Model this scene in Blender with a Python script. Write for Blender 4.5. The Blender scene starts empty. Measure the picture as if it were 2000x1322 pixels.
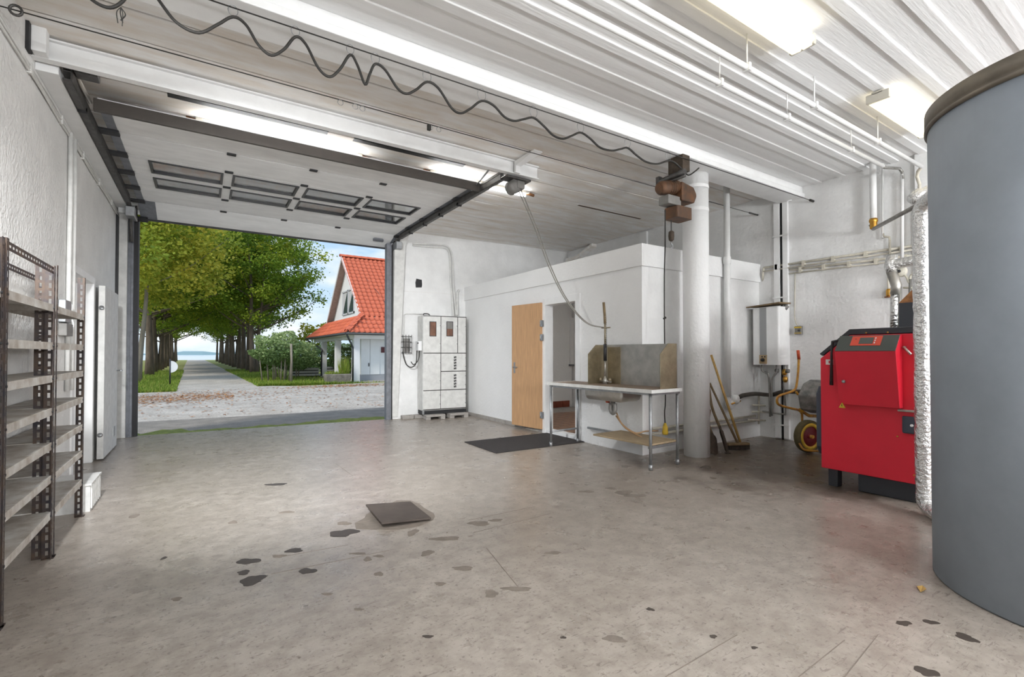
import bpy, bmesh, math, random
from math import sin, cos, pi, radians, sqrt, atan2
from mathutils import Vector, Matrix

random.seed(7)
scene = bpy.context.scene
COL = scene.collection

# ------------------------------------------------------------------ camera
F = 933.0                       # focal length in pixels of the 2000 px wide frame
YAW, PIT, SHY, CAMH = radians(32.9), radians(0.85), 15.0, 1.25
cam_d = bpy.data.cameras.new('camera')
cam_d.sensor_width = 36.0
cam_d.lens = F / 2000 * 36
cam_d.shift_y = SHY / 2000
cam_d.clip_start = 0.05
cam_d.clip_end = 1500
cam = bpy.data.objects.new('camera', cam_d)
COL.objects.link(cam)
cam.location = (0, 0, CAMH)
cam.rotation_euler = (pi / 2 + PIT, 0, -YAW)
scene.camera = cam
_fw = Vector((sin(YAW) * cos(PIT), cos(YAW) * cos(PIT), sin(PIT)))
_rt = Vector((cos(YAW), -sin(YAW), 0))
_up = _rt.cross(_fw)


def W(x, y, **k):
    """pixel -> point on the plane u=/v=/z= (u is world X, v is world Y)"""
    d = _fw + _rt * ((x - 1000) / F) + _up * ((661 + SHY - y) / F)
    (a, val), = k.items()
    i = 'uvz'.index(a)
    o = Vector((0, 0, CAMH))
    return o + d * ((val - o[i]) / d[i])


# ------------------------------------------------------------------ world, sun, exposure
scene.view_settings.view_transform = 'Standard'
scene.view_settings.look = 'None'
scene.view_settings.gamma = 1.0
scene.view_settings.use_curve_mapping = False
scene.view_settings.exposure = 0.4

world = bpy.data.worlds.new('sky')
scene.world = world
world.use_nodes = True
nt = world.node_tree
for n in list(nt.nodes):
    nt.nodes.remove(n)
wo = nt.nodes.new('ShaderNodeOutputWorld')
bg = nt.nodes.new('ShaderNodeBackground')
tc = nt.nodes.new('ShaderNodeTexCoord')
sx = nt.nodes.new('ShaderNodeSeparateXYZ')
rmp = nt.nodes.new('ShaderNodeValToRGB')
rmp.color_ramp.elements[0].position = 0.0
rmp.color_ramp.elements[0].color = (0.62, 0.78, 0.92, 1)
rmp.color_ramp.elements[1].position = 0.45
rmp.color_ramp.elements[1].color = (0.28, 0.51, 0.85, 1)
mp = nt.nodes.new('ShaderNodeMapping')
mp.inputs['Scale'].default_value = (2.2, 2.2, 6.0)
nz = nt.nodes.new('ShaderNodeTexNoise')
nz.inputs['Scale'].default_value = 2.3
nz.inputs['Detail'].default_value = 7
nz.inputs['Roughness'].default_value = 0.58
cr = nt.nodes.new('ShaderNodeValToRGB')
cr.color_ramp.elements[0].position = 0.43
cr.color_ramp.elements[1].position = 0.68
mx = nt.nodes.new('ShaderNodeMixRGB')
mx.inputs[2].default_value = (0.93, 0.95, 0.97, 1)
L = nt.links.new
L(tc.outputs['Generated'], sx.inputs[0])
L(sx.outputs['Z'], rmp.inputs[0])
L(tc.outputs['Generated'], mp.inputs[0])
L(mp.outputs[0], nz.inputs['Vector'])
L(nz.outputs['Fac'], cr.inputs[0])
L(cr.outputs[0], mx.inputs[0])
L(rmp.outputs[0], mx.inputs[1])
L(mx.outputs[0], bg.inputs['Color'])
bg.inputs['Strength'].default_value = 0.88
L(bg.outputs[0], wo.inputs['Surface'])

sun_d = bpy.data.lights.new('sun', 'SUN')
sun_d.energy = 2.3
sun_d.angle = radians(14)
sun_d.color = (1.0, 0.95, 0.86)
sun = bpy.data.objects.new('sun', sun_d)
COL.objects.link(sun)
sun.rotation_euler = (radians(46), 0, radians(-58))    # from behind the building, over the left shoulder

# ------------------------------------------------------------------ materials
MATS = {}


def mat(name, col, rough=0.6, metal=0.0, var=0.0, vscale=6.0, col2=None, bump=0.0, bscale=40.0,
        emit=None, estr=0.0, trans=0.0, spec=0.5, coord='Object', stretch=None, alpha=1.0):
    m = bpy.data.materials.new(name)
    m.use_nodes = True
    t = m.node_tree
    b = t.nodes['Principled BSDF']
    b.inputs['Base Color'].default_value = (*col, 1)
    b.inputs['Roughness'].default_value = rough
    b.inputs['Metallic'].default_value = metal
    b.inputs['Specular IOR Level'].default_value = spec
    if trans:
        b.inputs['Transmission Weight'].default_value = trans
    if emit:
        b.inputs['Emission Color'].default_value = (*emit, 1)
        b.inputs['Emission Strength'].default_value = estr
    if var or bump:
        tcn = t.nodes.new('ShaderNodeTexCoord')
        src = tcn.outputs[coord]
        if stretch:
            mpn = t.nodes.new('ShaderNodeMapping')
            mpn.inputs['Scale'].default_value = stretch
            t.links.new(src, mpn.inputs[0])
            src = mpn.outputs[0]
    if var:
        n = t.nodes.new('ShaderNodeTexNoise')
        n.inputs['Scale'].default_value = vscale
        n.inputs['Detail'].default_value = 6
        n.inputs['Roughness'].default_value = 0.62
        t.links.new(src, n.inputs['Vector'])
        r = t.nodes.new('ShaderNodeValToRGB')
        r.color_ramp.elements[0].position = 0.36
        r.color_ramp.elements[1].position = 0.66
        c2 = col2 if col2 else tuple(c * (1 - var) for c in col)
        r.color_ramp.elements[0].color = (*c2, 1)
        r.color_ramp.elements[1].color = (*col, 1)
        t.links.new(n.outputs['Fac'], r.inputs[0])
        t.links.new(r.outputs[0], b.inputs['Base Color'])
    if bump:
        n2 = t.nodes.new('ShaderNodeTexNoise')
        n2.inputs['Scale'].default_value = bscale
        n2.inputs['Detail'].default_value = 4
        t.links.new(src, n2.inputs['Vector'])
        bp = t.nodes.new('ShaderNodeBump')
        bp.inputs['Strength'].default_value = bump
        bp.inputs['Distance'].default_value = 0.02
        t.links.new(n2.outputs['Fac'], bp.inputs['Height'])
        t.links.new(bp.outputs[0], b.inputs['Normal'])
    MATS[name] = m
    return m


def nodes_of(m):
    return m.node_tree, m.node_tree.nodes['Principled BSDF']


WALL = mat('white_plaster', (0.86, 0.86, 0.855), 0.85, var=0.035, vscale=2.2, bump=0.35, bscale=26)
WALLR = mat('rough_white_plaster', (0.81, 0.80, 0.78), 0.9, var=0.10, vscale=3.0, bump=0.6, bscale=34)
WALLG = mat('grimy_white_plaster', (0.83, 0.828, 0.82), 0.88, var=0.09, vscale=3.4, bump=0.4, bscale=22)
CEIL = mat('white_painted_board', (0.89, 0.89, 0.888), 0.7, var=0.04, vscale=3, stretch=(0.4, 5, 5), bump=0.15, bscale=12)
WHITE = mat('white_paint', (0.86, 0.86, 0.855), 0.55, var=0.06, vscale=7)
WHITEG = mat('worn_white_paint', (0.74, 0.735, 0.71), 0.6, var=0.18, vscale=9)
PIPEW = mat('white_pipe_paint', (0.82, 0.82, 0.81), 0.45, var=0.06, vscale=10)
PIPEC = mat('cream_pipe_paint', (0.68, 0.64, 0.54), 0.5, var=0.25, vscale=14)
PIPEG = mat('grey_steel_pipe', (0.36, 0.35, 0.33), 0.45, 0.7, var=0.3, vscale=12)
STEEL = mat('galvanised_steel', (0.42, 0.43, 0.44), 0.42, 0.75, var=0.25, vscale=14)
STAIN = mat('stainless_steel', (0.52, 0.50, 0.46), 0.38, 0.8, var=0.22, vscale=8, bump=0.05, bscale=60)
STAINB = mat('tarnished_steel', (0.36, 0.30, 0.20), 0.45, 0.7, var=0.3, vscale=10)
DARKST = mat('dark_track_steel', (0.12, 0.115, 0.11), 0.5, 0.6, var=0.4, vscale=16)
BLACK = mat('black_rubber_and_gap', (0.016, 0.016, 0.018), 0.6)  # also paints the dark gap and slot strips
BLACKP = mat('black_plastic', (0.02, 0.02, 0.022), 0.4)
GREYJ = mat('grey_jamb_paint', (0.20, 0.21, 0.235), 0.5, var=0.3, vscale=12)
BROWNB = mat('brown_door_rail', (0.06, 0.05, 0.042), 0.55, var=0.2, vscale=8)
RUST = mat('rusty_steel', (0.30, 0.13, 0.045), 0.8, 0.1, var=0.5, vscale=16)
ANGLE = mat('dark_slotted_angle', (0.028, 0.026, 0.032), 0.5, 0.3, var=0.6, vscale=10, col2=(0.075, 0.048, 0.032))
SHELF = mat('pale_grey_shelf', (0.60, 0.585, 0.55), 0.6, 0.05, var=0.25, vscale=9, col2=(0.36, 0.31, 0.26))
OAK = mat('oak_veneer', (0.58, 0.34, 0.17), 0.5, var=0.22, vscale=5, stretch=(9, 9, 0.7))
OLDW = mat('weathered_board', (0.44, 0.33, 0.20), 0.75, var=0.3, vscale=5, stretch=(8, 1, 8))
HANDLE = mat('wooden_handle', (0.58, 0.36, 0.11), 0.55, var=0.3, vscale=12)
HANDLED = mat('dark_wooden_handle', (0.22, 0.15, 0.075), 0.7, var=0.3, vscale=12)
BRISTLE = mat('dark_bristle', (0.055, 0.042, 0.032), 0.95, var=0.4, vscale=60)
SPADE = mat('rusty_spade_steel', (0.10, 0.075, 0.055), 0.7, 0.4, var=0.4, vscale=18)
RED = mat('red_enamel', (0.72, 0.018, 0.042), 0.42, var=0.07, vscale=3)
REDP = mat('orange_red_panel', (0.75, 0.09, 0.05), 0.4)
ANTHR = mat('anthracite_enamel', (0.035, 0.038, 0.045), 0.45)
ANTHB = mat('blue_black_enamel', (0.05, 0.06, 0.085), 0.45)
PANELG = mat('grey_green_panel', (0.075, 0.085, 0.075), 0.45)
SCREEN = mat('grey_screen', (0.11, 0.12, 0.11), 0.25)
FOIL = mat('crumpled_foil', (0.78, 0.78, 0.77), 0.26, 0.95, bump=1.0, bscale=38)
TANK = mat('grey_blue_tank_jacket', (0.25, 0.278, 0.315), 0.6, var=0.16, vscale=2.3)
TANKR = mat('brown_tank_rim', (0.155, 0.13, 0.10), 0.5, 0.3, var=0.35, vscale=6)
BRASS = mat('brass', (0.55, 0.30, 0.06), 0.35, 0.9)
YEL = mat('yellow_enamel', (0.66, 0.34, 0.03), 0.5, var=0.4, vscale=14, col2=(0.33, 0.14, 0.03))
YELP = mat('yellow_plastic', (0.72, 0.48, 0.04), 0.5, var=0.2, vscale=16)
ORG = mat('orange_red_grip', (0.60, 0.09, 0.03), 0.55)
HOIST = mat('rusty_orange_hoist', (0.17, 0.075, 0.032), 0.6, 0.2, var=0.5, vscale=7, col2=(0.06, 0.04, 0.028))
HOISTG = mat('grey_hoist_cast', (0.27, 0.26, 0.245), 0.55, 0.3, var=0.3, vscale=8)
MAT_ = mat('charcoal_doormat', (0.055, 0.048, 0.047), 0.95, var=0.25, vscale=60, bump=0.8, bscale=160)
PLATE = mat('rusty_floor_plate', (0.125, 0.10, 0.085), 0.6, 0.35, var=0.3, vscale=5)
GLASS = mat('clear_pane', (0.95, 0.97, 0.97), 0.03, trans=1.0)
CABLE = mat('black_cable', (0.025, 0.023, 0.02), 0.6)
CABB = mat('brown_hose', (0.40, 0.24, 0.12), 0.55)
ROPE = mat('grey_rope', (0.24, 0.225, 0.20), 0.8)
CONC = mat('grey_concrete', (0.42, 0.39, 0.36), 0.95, var=0.25, vscale=10, bump=0.5, bscale=40)
STAINM = mat('damp_stain', (0.075, 0.06, 0.05), 0.5, var=0.2, vscale=18)
STAINL = mat('worn_paint_patch', (0.255, 0.215, 0.18), 0.7, var=0.25, vscale=18)
LAMPW = mat('lamp_diffuser', (0.9, 0.85, 0.7), 0.4, emit=(1.0, 0.87, 0.55), estr=0.95)
TUBEM = mat('bright_tube', (1, 1, 1), 0.4, emit=(0.97, 0.985, 1.0), estr=26.0)
LAMPB = mat('lamp_tray', (0.55, 0.52, 0.45), 0.5)
REDT = mat('red_clay_tile', (0.30, 0.07, 0.035), 0.5, var=0.4, vscale=6)
BRICKF = mat('brown_floor_tile', (0.36, 0.17, 0.08), 0.35, var=0.45, vscale=4, col2=(0.12, 0.06, 0.035))

# painted concrete floor: worn beige with dirt where things leak and people tread
FLOOR = bpy.data.materials.new('worn_painted_concrete')
FLOOR.use_nodes = True
t, b = nodes_of(FLOOR)
N = t.nodes.new
Lk = t.links.new
tcn = N('ShaderNodeTexCoord')
P0 = tcn.outputs['Object']


def noise(sc, det=6, rough=0.6, vec=None, dist=0.0):
    n = N('ShaderNodeTexNoise')
    n.inputs['Scale'].default_value = sc
    n.inputs['Detail'].default_value = det
    n.inputs['Roughness'].default_value = rough
    n.inputs['Distortion'].default_value = dist
    Lk(vec if vec else P0, n.inputs['Vector'])
    return n.outputs['Fac']


def ramp(src, p0, c0, p1, c1):
    r = N('ShaderNodeValToRGB')
    r.color_ramp.elements[0].position = p0
    r.color_ramp.elements[1].position = p1
    r.color_ramp.elements[0].color = (*c0, 1) if len(c0) == 3 else c0
    r.color_ramp.elements[1].color = (*c1, 1) if len(c1) == 3 else c1
    Lk(src, r.inputs[0])
    return r.outputs[0]


def mixc(fac, a, bb, mode='MIX'):
    m_ = N('ShaderNodeMixRGB')
    m_.blend_type = mode
    for i, s in ((0, fac), (1, a), (2, bb)):
        if isinstance(s, (int, float)):
            m_.inputs[i].default_value = s if i == 0 else (s, s, s, 1)
        elif isinstance(s, tuple):
            m_.inputs[i].default_value = (*s, 1)
        else:
            Lk(s, m_.inputs[i])
    return m_.outputs[0]


def mth(op, a, bb=None):
    m_ = N('ShaderNodeMath')
    m_.operation = op
    for i, s in enumerate((a, bb)):
        if s is None:
            continue
        if isinstance(s, (int, float)):
            m_.inputs[i].default_value = s
        else:
            Lk(s, m_.inputs[i])
    return m_.outputs[0]


base = ramp(noise(1.3, 8, 0.65), 0.3, (0.345, 0.30, 0.255), 0.72, (0.455, 0.405, 0.355))
base = mixc(ramp(noise(9, 8, 0.7), 0.42, (0, 0, 0), 0.62, (0.6, 0.6, 0.6)), base, (0.24, 0.20, 0.168))
base = mixc(ramp(noise(42, 4, 0.6), 0.58, (0, 0, 0), 0.66, (0.6, 0.6, 0.6)), base, (0.14, 0.115, 0.095))
mpx = N('ShaderNodeMapping')
mpx.inputs['Scale'].default_value = (1.0, 7.0, 1)
mpx.inputs['Rotation'].default_value = (0, 0, 0.5)
Lk(P0, mpx.inputs[0])
base = mixc(ramp(noise(11, 3, 0.6, mpx.outputs[0], 1.5), 0.60, (0, 0, 0), 0.69, (0.6, 0.6, 0.6)), base, (0.15, 0.12, 0.10))
base = mixc(ramp(noise(4.6, 9, 0.75, None, 0.8), 0.64, (0, 0, 0), 0.68, (0.38, 0.38, 0.38)), base, (0.13, 0.105, 0.088))
# ingrained brown dirt, worked into the floor of the plant corner
sep = N('ShaderNodeSeparateXYZ')
Lk(P0, sep.inputs[0])
ux = mth('SUBTRACT', sep.outputs['X'], 5.75)
vy = mth('SUBTRACT', sep.outputs['Y'], 2.9)
r2 = mth('SQRT', mth('ADD', mth('POWER', mth('MULTIPLY', ux, 0.62), 2.0), mth('POWER', mth('MULTIPLY', vy, 0.80), 2.0)))
dsum = mth('ADD', mth('MULTIPLY', noise(1.7, 7, 0.7), 1.1), mth('MULTIPLY', r2, -0.47))
dirt = ramp(dsum, -0.13, (0, 0, 0), 0.22, (0.9, 0.9, 0.9))
dcol = ramp(noise(3.1, 7, 0.7), 0.35, (0.045, 0.03, 0.019), 0.68, (0.17, 0.125, 0.088))
base = mixc(dirt, base, dcol)
Lk(base, b.inputs['Base Color'])
rg = ramp(noise(5, 6, 0.6), 0.3, (0.24, 0.24, 0.24), 0.7, (0.38, 0.38, 0.38))
Lk(rg, b.inputs['Roughness'])
bpn = N('ShaderNodeBump')
bpn.inputs['Strength'].default_value = 0.25
bpn.inputs['Distance'].default_value = 0.01
Lk(noise(14, 6, 0.65), bpn.inputs['Height'])
Lk(bpn.outputs[0], b.inputs['Normal'])

# pale ceiling boards, knots showing through the thin paint
BOARD = mat('thin_painted_pine', (0.89, 0.888, 0.88), 0.7, var=0.2, vscale=2.4, stretch=(0.7, 3, 3), col2=(0.76, 0.70, 0.63), bump=0.1, bscale=14)
BOARDD = mat('bare_brown_gap', (0.10, 0.06, 0.035), 0.8)
DOORW = mat('grimy_white_steel', (0.90, 0.90, 0.895), 0.5, var=0.12, vscale=3.2, stretch=(0.8, 2.5, 2), bump=0.1, bscale=90)


# ------------------------------------------------------------------ mesh helpers
class MB:
    def __init__(s):
        s.v, s.f, s.sm = [], [], []

    def add(s, vs, fs, smooth=False):
        o = len(s.v)
        s.v += [tuple(q) for q in vs]
        s.f += [tuple(i + o for i in q) for q in fs]
        s.sm += [smooth] * len(fs)
        return s

    def box(s, x0, x1, y0, y1, z0, z1, M=None):
        vs = [(x, y, z) for z in (z0, z1) for y in (y0, y1) for x in (x0, x1)]
        if M:
            vs = [M @ Vector(q) for q in vs]
        return s.add(vs, [(0, 2, 3, 1), (4, 5, 7, 6), (0, 1, 5, 4), (2, 6, 7, 3), (0, 4, 6, 2), (1, 3, 7, 5)])

    def rbox(s, x0, x1, y0, y1, z0, z1, r=0.02, seg=3, M=None):
        """box with rounded vertical corners"""
        pts = []
        for cx, cy, a0 in ((x1 - r, y1 - r, 0), (x0 + r, y1 - r, pi / 2), (x0 + r, y0 + r, pi), (x1 - r, y0 + r, 1.5 * pi)):
            for k in range(seg + 1):
                a = a0 + k / seg * pi / 2
                pts.append((cx + r * cos(a), cy + r * sin(a)))
        return s.prism(pts, z0, z1, M)

    def prism(s, pts, z0, z1, M=None):
        n = len(pts)
        vs = [(x, y, z0) for x, y in pts] + [(x, y, z1) for x, y in pts]
        if M:
            vs = [M @ Vector(q) for q in vs]
        fs = [tuple(range(n))[::-1], tuple(range(n, 2 * n))]
        fs += [(i, (i + 1) % n, n + (i + 1) % n, n + i) for i in range(n)]
        return s.add(vs, fs)

    def tube(s, pts, r, seg=8, cap=True, rs=None):
        pts = [Vector(q) for q in pts]
        n = len(pts)
        vs, fs = [], []
        tprev, nrm = None, None
        for i, q in enumerate(pts):
            tg = (pts[min(i + 1, n - 1)] - pts[max(i - 1, 0)])
            tg = tg.normalized() if tg.length > 1e-9 else Vector((0, 0, 1))
            if nrm is None:
                h = Vector((0, 0, 1)) if abs(tg.z) < 0.9 else Vector((1, 0, 0))
                nrm = tg.cross(h).normalized()
            else:
                nrm = (nrm - tg * nrm.dot(tg))
                nrm = nrm.normalized() if nrm.length > 1e-6 else tg.orthogonal().normalized()
            bn = tg.cross(nrm)
            rr = rs[i] if rs else r
            for k in range(seg):
                a = 2 * pi * k / seg
                vs.append(q + nrm * (rr * cos(a)) + bn * (rr * sin(a)))
        for i in range(n - 1):
            for k in range(seg):
                fs.append((i * seg + k, i * seg + (k + 1) % seg, (i + 1) * seg + (k + 1) % seg, (i + 1) * seg + k))
        s.add(vs, fs, True)
        if cap:
            o = len(s.v) - len(vs)
            s.f += [tuple(o + k for k in range(seg))[::-1], tuple(o + (n - 1) * seg + k for k in range(seg))]
            s.sm += [False, False]
        return s

    def lathe(s, prof, c=(0, 0, 0), seg=24, axis='z', M=None, cap=True):
        vs, fs = [], []
        n = len(prof)
        for r, h in prof:
            for k in range(seg):
                a = 2 * pi * k / seg
                q = Vector((r * cos(a), r * sin(a), h))
                if axis == 'x':
                    q = Vector((q.z, q.x, q.y))
                elif axis == 'y':
                    q = Vector((q.x, q.z, q.y))
                q = q + Vector(c)
                vs.append(M @ q if M else q)
        for i in range(n - 1):
            for k in range(seg):
                fs.append((i * seg + k, i * seg + (k + 1) % seg, (i + 1) * seg + (k + 1) % seg, (i + 1) * seg + k))
        s.add(vs, fs, True)
        if cap:
            o = len(s.v) - len(vs)
            s.f += [tuple(o + k for k in range(seg))[::-1], tuple(o + (n - 1) * seg + k for k in range(seg))]
            s.sm += [False, False]
        return s

    def mesh(s, name):
        me = bpy.data.meshes.new(name)
        me.from_pydata(s.v, [], s.f)
        me.polygons.foreach_set('use_smooth', s.sm)
        bm_ = bmesh.new()
        bm_.from_mesh(me)
        bmesh.ops.recalc_face_normals(bm_, faces=bm_.faces)
        bm_.to_mesh(me)
        bm_.free()
        return me

    def build(s, name, m, parent=None, bevel=0.0):
        me = s.mesh(name)
        me.materials.append(m)
        o = bpy.data.objects.new(name, me)
        COL.objects.link(o)
        if parent:
            o.parent = parent
        if bevel:
            md = o.modifiers.new('bevel', 'BEVEL')
            md.width = bevel
            md.segments = 2
            md.limit_method = 'ANGLE'
        return o


def tag(o, label=None, cat=None, group=None, kind=None):
    if label:
        o['label'] = label
    if cat:
        o['category'] = cat
    if group:
        o['group'] = group
    if kind:
        o['kind'] = kind
    return o


def thing(name, label, cat, loc=(0, 0, 0), rz=0.0, group=None, kind=None):
    o = bpy.data.objects.new(name, None)
    o.empty_display_size = 0.1
    COL.objects.link(o)
    o.location = loc
    o.rotation_euler = (0, 0, rz)
    return tag(o, label, cat, group, kind)


def copy_tree(o, parent=None):
    c = o.copy()
    COL.objects.link(c)
    c.parent = parent
    for ch in o.children:
        copy_tree(ch, c)
    return c


def share(name, me, m, parent, loc=(0, 0, 0), rot=(0, 0, 0), scale=(1, 1, 1)):
    """an object that shares mesh data"""
    if m and not me.materials:
        me.materials.append(m)
    o = bpy.data.objects.new(name, me)
    COL.objects.link(o)
    o.parent = parent
    o.location = loc
    o.rotation_euler = rot
    o.scale = scale
    return o


def spline(pts, n=8):
    """Catmull-Rom through the points"""
    P = [Vector(q) for q in pts]
    P = [P[0] * 2 - P[1]] + P + [P[-1] * 2 - P[-2]]
    out = []
    for i in range(1, len(P) - 2):
        p0, p1, p2, p3 = P[i - 1:i + 3]
        for k in range(n):
            a = k / n
            out.append(0.5 * ((2 * p1) + (p2 - p0) * a + (2 * p0 - 5 * p1 + 4 * p2 - p3) * a * a + (3 * p1 - p0 - 3 * p2 + p3) * a ** 3))
    out.append(P[-2])
    return out


def area_light(name, loc, rot, sx_, sy_, power, col=(1, 0.95, 0.86), parent=None):
    d = bpy.data.lights.new(name, 'AREA')
    d.shape = 'RECTANGLE'
    d.size, d.size_y, d.energy, d.color = sx_, sy_, power, col
    o = bpy.data.objects.new(name, d)
    COL.objects.link(o)
    o.location, o.rotation_euler = loc, rot
    if parent:
        o.parent = parent
    return o
# ================================================================== the setting
LW, RW, REAR, CZ = -1.07, 7.10, -4.2, 3.60      # left wall, right wall, rear wall, ceiling
WO, WA = Vector((-0.826, 9.124, 0)), radians(-3.9)   # opening wall runs slightly askew


def struct(name, mb, m, label, cat, bevel=0.0):
    o = mb.build(name, m, None, bevel)
    return tag(o, label, cat, kind='structure')


def in_wall(o):
    o.location = WO
    o.rotation_euler = (0, 0, WA)
    return o


def wall_pt(x, y, z):
    return WO + Vector((x * cos(WA) - y * sin(WA), x * sin(WA) + y * cos(WA), z))


def onwall(px, py, off=0.0):
    """pixel -> local point of the opening wall plane (moved off metres into the room)"""
    d = _fw + _rt * ((px - 1000) / F) + _up * ((661 + SHY - py) / F)
    n = Vector((-sin(WA), cos(WA), 0))
    c = Vector((0, 0, CAMH))
    q = c + d * (((WO - n * off) - c).dot(n) / d.dot(n)) - WO
    return Vector((q.x * cos(WA) + q.y * sin(WA), -off, q.z))


floor = struct('floor', MB().box(LW - 0.3, RW + 0.3, REAR - 0.2, 9.12, -0.12, 0.0), FLOOR,
               'worn beige painted concrete floor with scuffs and dark stains', 'floor')
# trim the slab to the askew opening wall
for v in floor.data.vertices:
    if v.co.y > 5:
        v.co.y = WO.y + (v.co.x - WO.x) * math.tan(WA) + 0.06

ceiling = struct('ceiling', MB().box(LW - 0.3, RW + 0.3, REAR - 0.2, 9.4, CZ + 0.022, CZ + 0.16), BOARDD,
                 'white boarded ceiling with battens and long grooves', 'ceiling')
# wide boards over the garage door and the annex
jt = [3.74, 4.13, 4.52, 4.90, 5.285, 5.69, 6.08, 6.47, 6.86, 7.26, 7.68, 8.08, 8.50, 8.92, 9.34]
for a, c in zip(jt[:-1], jt[1:]):
    dz = random.uniform(-0.002, 0.002)
    MB().box(LW - 0.02, RW + 0.02 - random.uniform(0, 0.05), a + 0.010, c - 0.010, CZ + dz, CZ + 0.021).build('board', BOARD, ceiling, 0.006)
# boards with cover battens nearer the camera
nj = 27
for k in range(nj):
    c = 3.457 - 0.288 * k
    a = c - 0.288
    MB().box(LW - 0.02, RW + 0.02, a + 0.002, c - 0.002, CZ, CZ + 0.02).build('board', CEIL, ceiling)
    MB().box(LW - 0.02, RW + 0.02, c - 0.01, c + 0.075, CZ - 0.015, CZ + 0.001).build('batten', CEIL, ceiling, 0.004)
for (u0, u1, v) in ((-0.29, 1.10, 5.30), (1.37, 2.73, 5.31), (4.98, 6.40, 5.765), (5.29, 7.06, 3.575)):
    MB().box(u0, u1, v - 0.022, v + (0.055 if u0 < 2 else 0.018), CZ - 0.004, CZ + 0.02).build('dark_slot_strip', BLACK if u0 < 2 else BOARDD, ceiling)  # dark strip standing in for the shade of an open slot

# walls
mb = MB()
mb.box(LW - 0.25, LW, REAR, 6.25, -0.1, 3.8).box(LW - 0.25, LW, 7.22, 9.1, -0.1, 3.8).box(LW - 0.25, LW, 6.25, 7.22, 2.06, 3.8)
wall_left = struct('wall_left', mb, WALLR, 'rough white plaster wall behind the slotted shelf racks', 'wall')
wall_right = struct('wall_right', MB().box(RW, RW + 0.25, REAR, 9.1, -0.1, 3.8), WALLG,
                    'white plaster wall carrying pipes behind the red boiler', 'wall')
struct('wall_rear', MB().box(LW - 0.25, RW + 0.25, REAR - 0.25, REAR, -0.1, 3.8), WALL, 'white plaster rear wall of the garage', 'wall')
mb = MB()
mb.box(-0.55, -0.10, 0, 0.3, -0.1, 3.9).box(-0.10, 3.84, 0, 0.3, 3.42, 3.9).box(3.84, 8.4, 0, 0.3, -0.1, 3.9)
wall_front = in_wall(struct('wall_front', mb, WALLG, 'white plaster wall around the garage opening', 'wall'))
# plaster seams and the ledge at the foot of that wall
q = onwall(830, 571)
MB().box(4.05, 5.6, -0.006, 0.002, q.z - 0.006, q.z + 0.004).build('plaster_seam', WALLR, wall_front)
q = onwall(800, 705)
MB().box(4.05, 4.6, -0.008, 0.002, q.z - 0.006, q.z + 0.006).build('plaster_seam', WALLR, wall_front)
for k in range(7):
    MB().box(4.02 + k * 0.235, 4.02 + k * 0.235 + 0.225, -0.13, 0.0, 0.0, 0.065).build('ledge_brick', CONC, wall_front, 0.006)
q = onwall(818, 553)
mb = MB()
mb.prism([(-0.062, 0.0), (0.058, 0.01), (0.066, 0.062), (0.06, 0.16), (-0.05, 0.175), (-0.07, 0.10)], -0.012, 0.004,
         Matrix.Translation((q.x, 0, q.z - 0.09)) @ Matrix.Rotation(pi / 2, 4, 'X'))
tag(mb.build('wall_hole', BLACK, wall_front), 'black hole knocked in the plaster')

# garage opening: grey steel jambs, white posts, black seals and gap strip
j1 = in_wall(struct('trim_1', MB().box(-0.125, -0.055, -0.05, 0.10, 0, 3.33).box(-0.10, -0.085, -0.075, -0.05, 0, 3.33), GREYJ,
                    'dark grey steel door track on the jamb beside the white side door', 'door jamb'))
MB().box(-0.055, 0.0, -0.03, 0.06, 0, 3.28).build('rubber_seal', BLACK, j1)
j2 = in_wall(struct('trim_2', MB().box(3.735, 3.80, -0.05, 0.10, 0, 3.33).box(3.80, 3.83, -0.03, 0.10, 0, 3.33), GREYJ,
                    'dark grey steel door track on the jamb beside the metal cabinet', 'door jamb'))
MB().box(3.83, 3.85, -0.04, 0.04, 0, 3.3).build('rubber_seal', BLACK, j2)
in_wall(struct('trim_3', MB().box(-0.235, -0.125, -0.09, 0.02, 0.0, 3.36), WHITEG, 'white post between the left wall and the door track', 'post', 0.006))
mb = MB().add([(3.85, -0.02, 0.04), (3.96, -0.02, 0.04), (3.96, 0.02, 0.04), (3.85, 0.02, 0.04),
               (3.86, -0.14, 3.30), (4.06, -0.14, 3.30), (4.06, 0.02, 3.30), (3.86, 0.02, 3.30),
               (4.02, -0.25, 3.58), (4.14, -0.25, 3.58), (4.14, 0.02, 3.58), (4.02, 0.02, 3.58)],
              [(0, 1, 5, 4), (1, 2, 6, 5), (2, 3, 7, 6), (3, 0, 4, 7), (3, 2, 1, 0), (4, 5, 9, 8), (5, 6, 10, 9), (6, 7, 11, 10), (7, 4, 8, 11), (8, 9, 10, 11)])
in_wall(struct('trim_4', mb, WHITEG, 'white tapering post beside the grey metal cabinet', 'post'))
struct('trim_5', MB().box(LW - 0.005, LW + 0.02, 8.86, 9.02, 0.03, 3.30), BLACK, 'black strip painted in for the dark gap beside the white post', 'dark gap')  # black strip stands in for the shade in the wall gap
struct('trim_6', MB().box(LW, LW + 0.13, 4.9, 9.06, 3.37, 3.46).box(LW + 0.02, LW + 0.10, 8.9, 9.05, 3.30, 3.40), WHITE,
       'white rail along the left wall carrying the door track', 'rail', 0.004)

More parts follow.
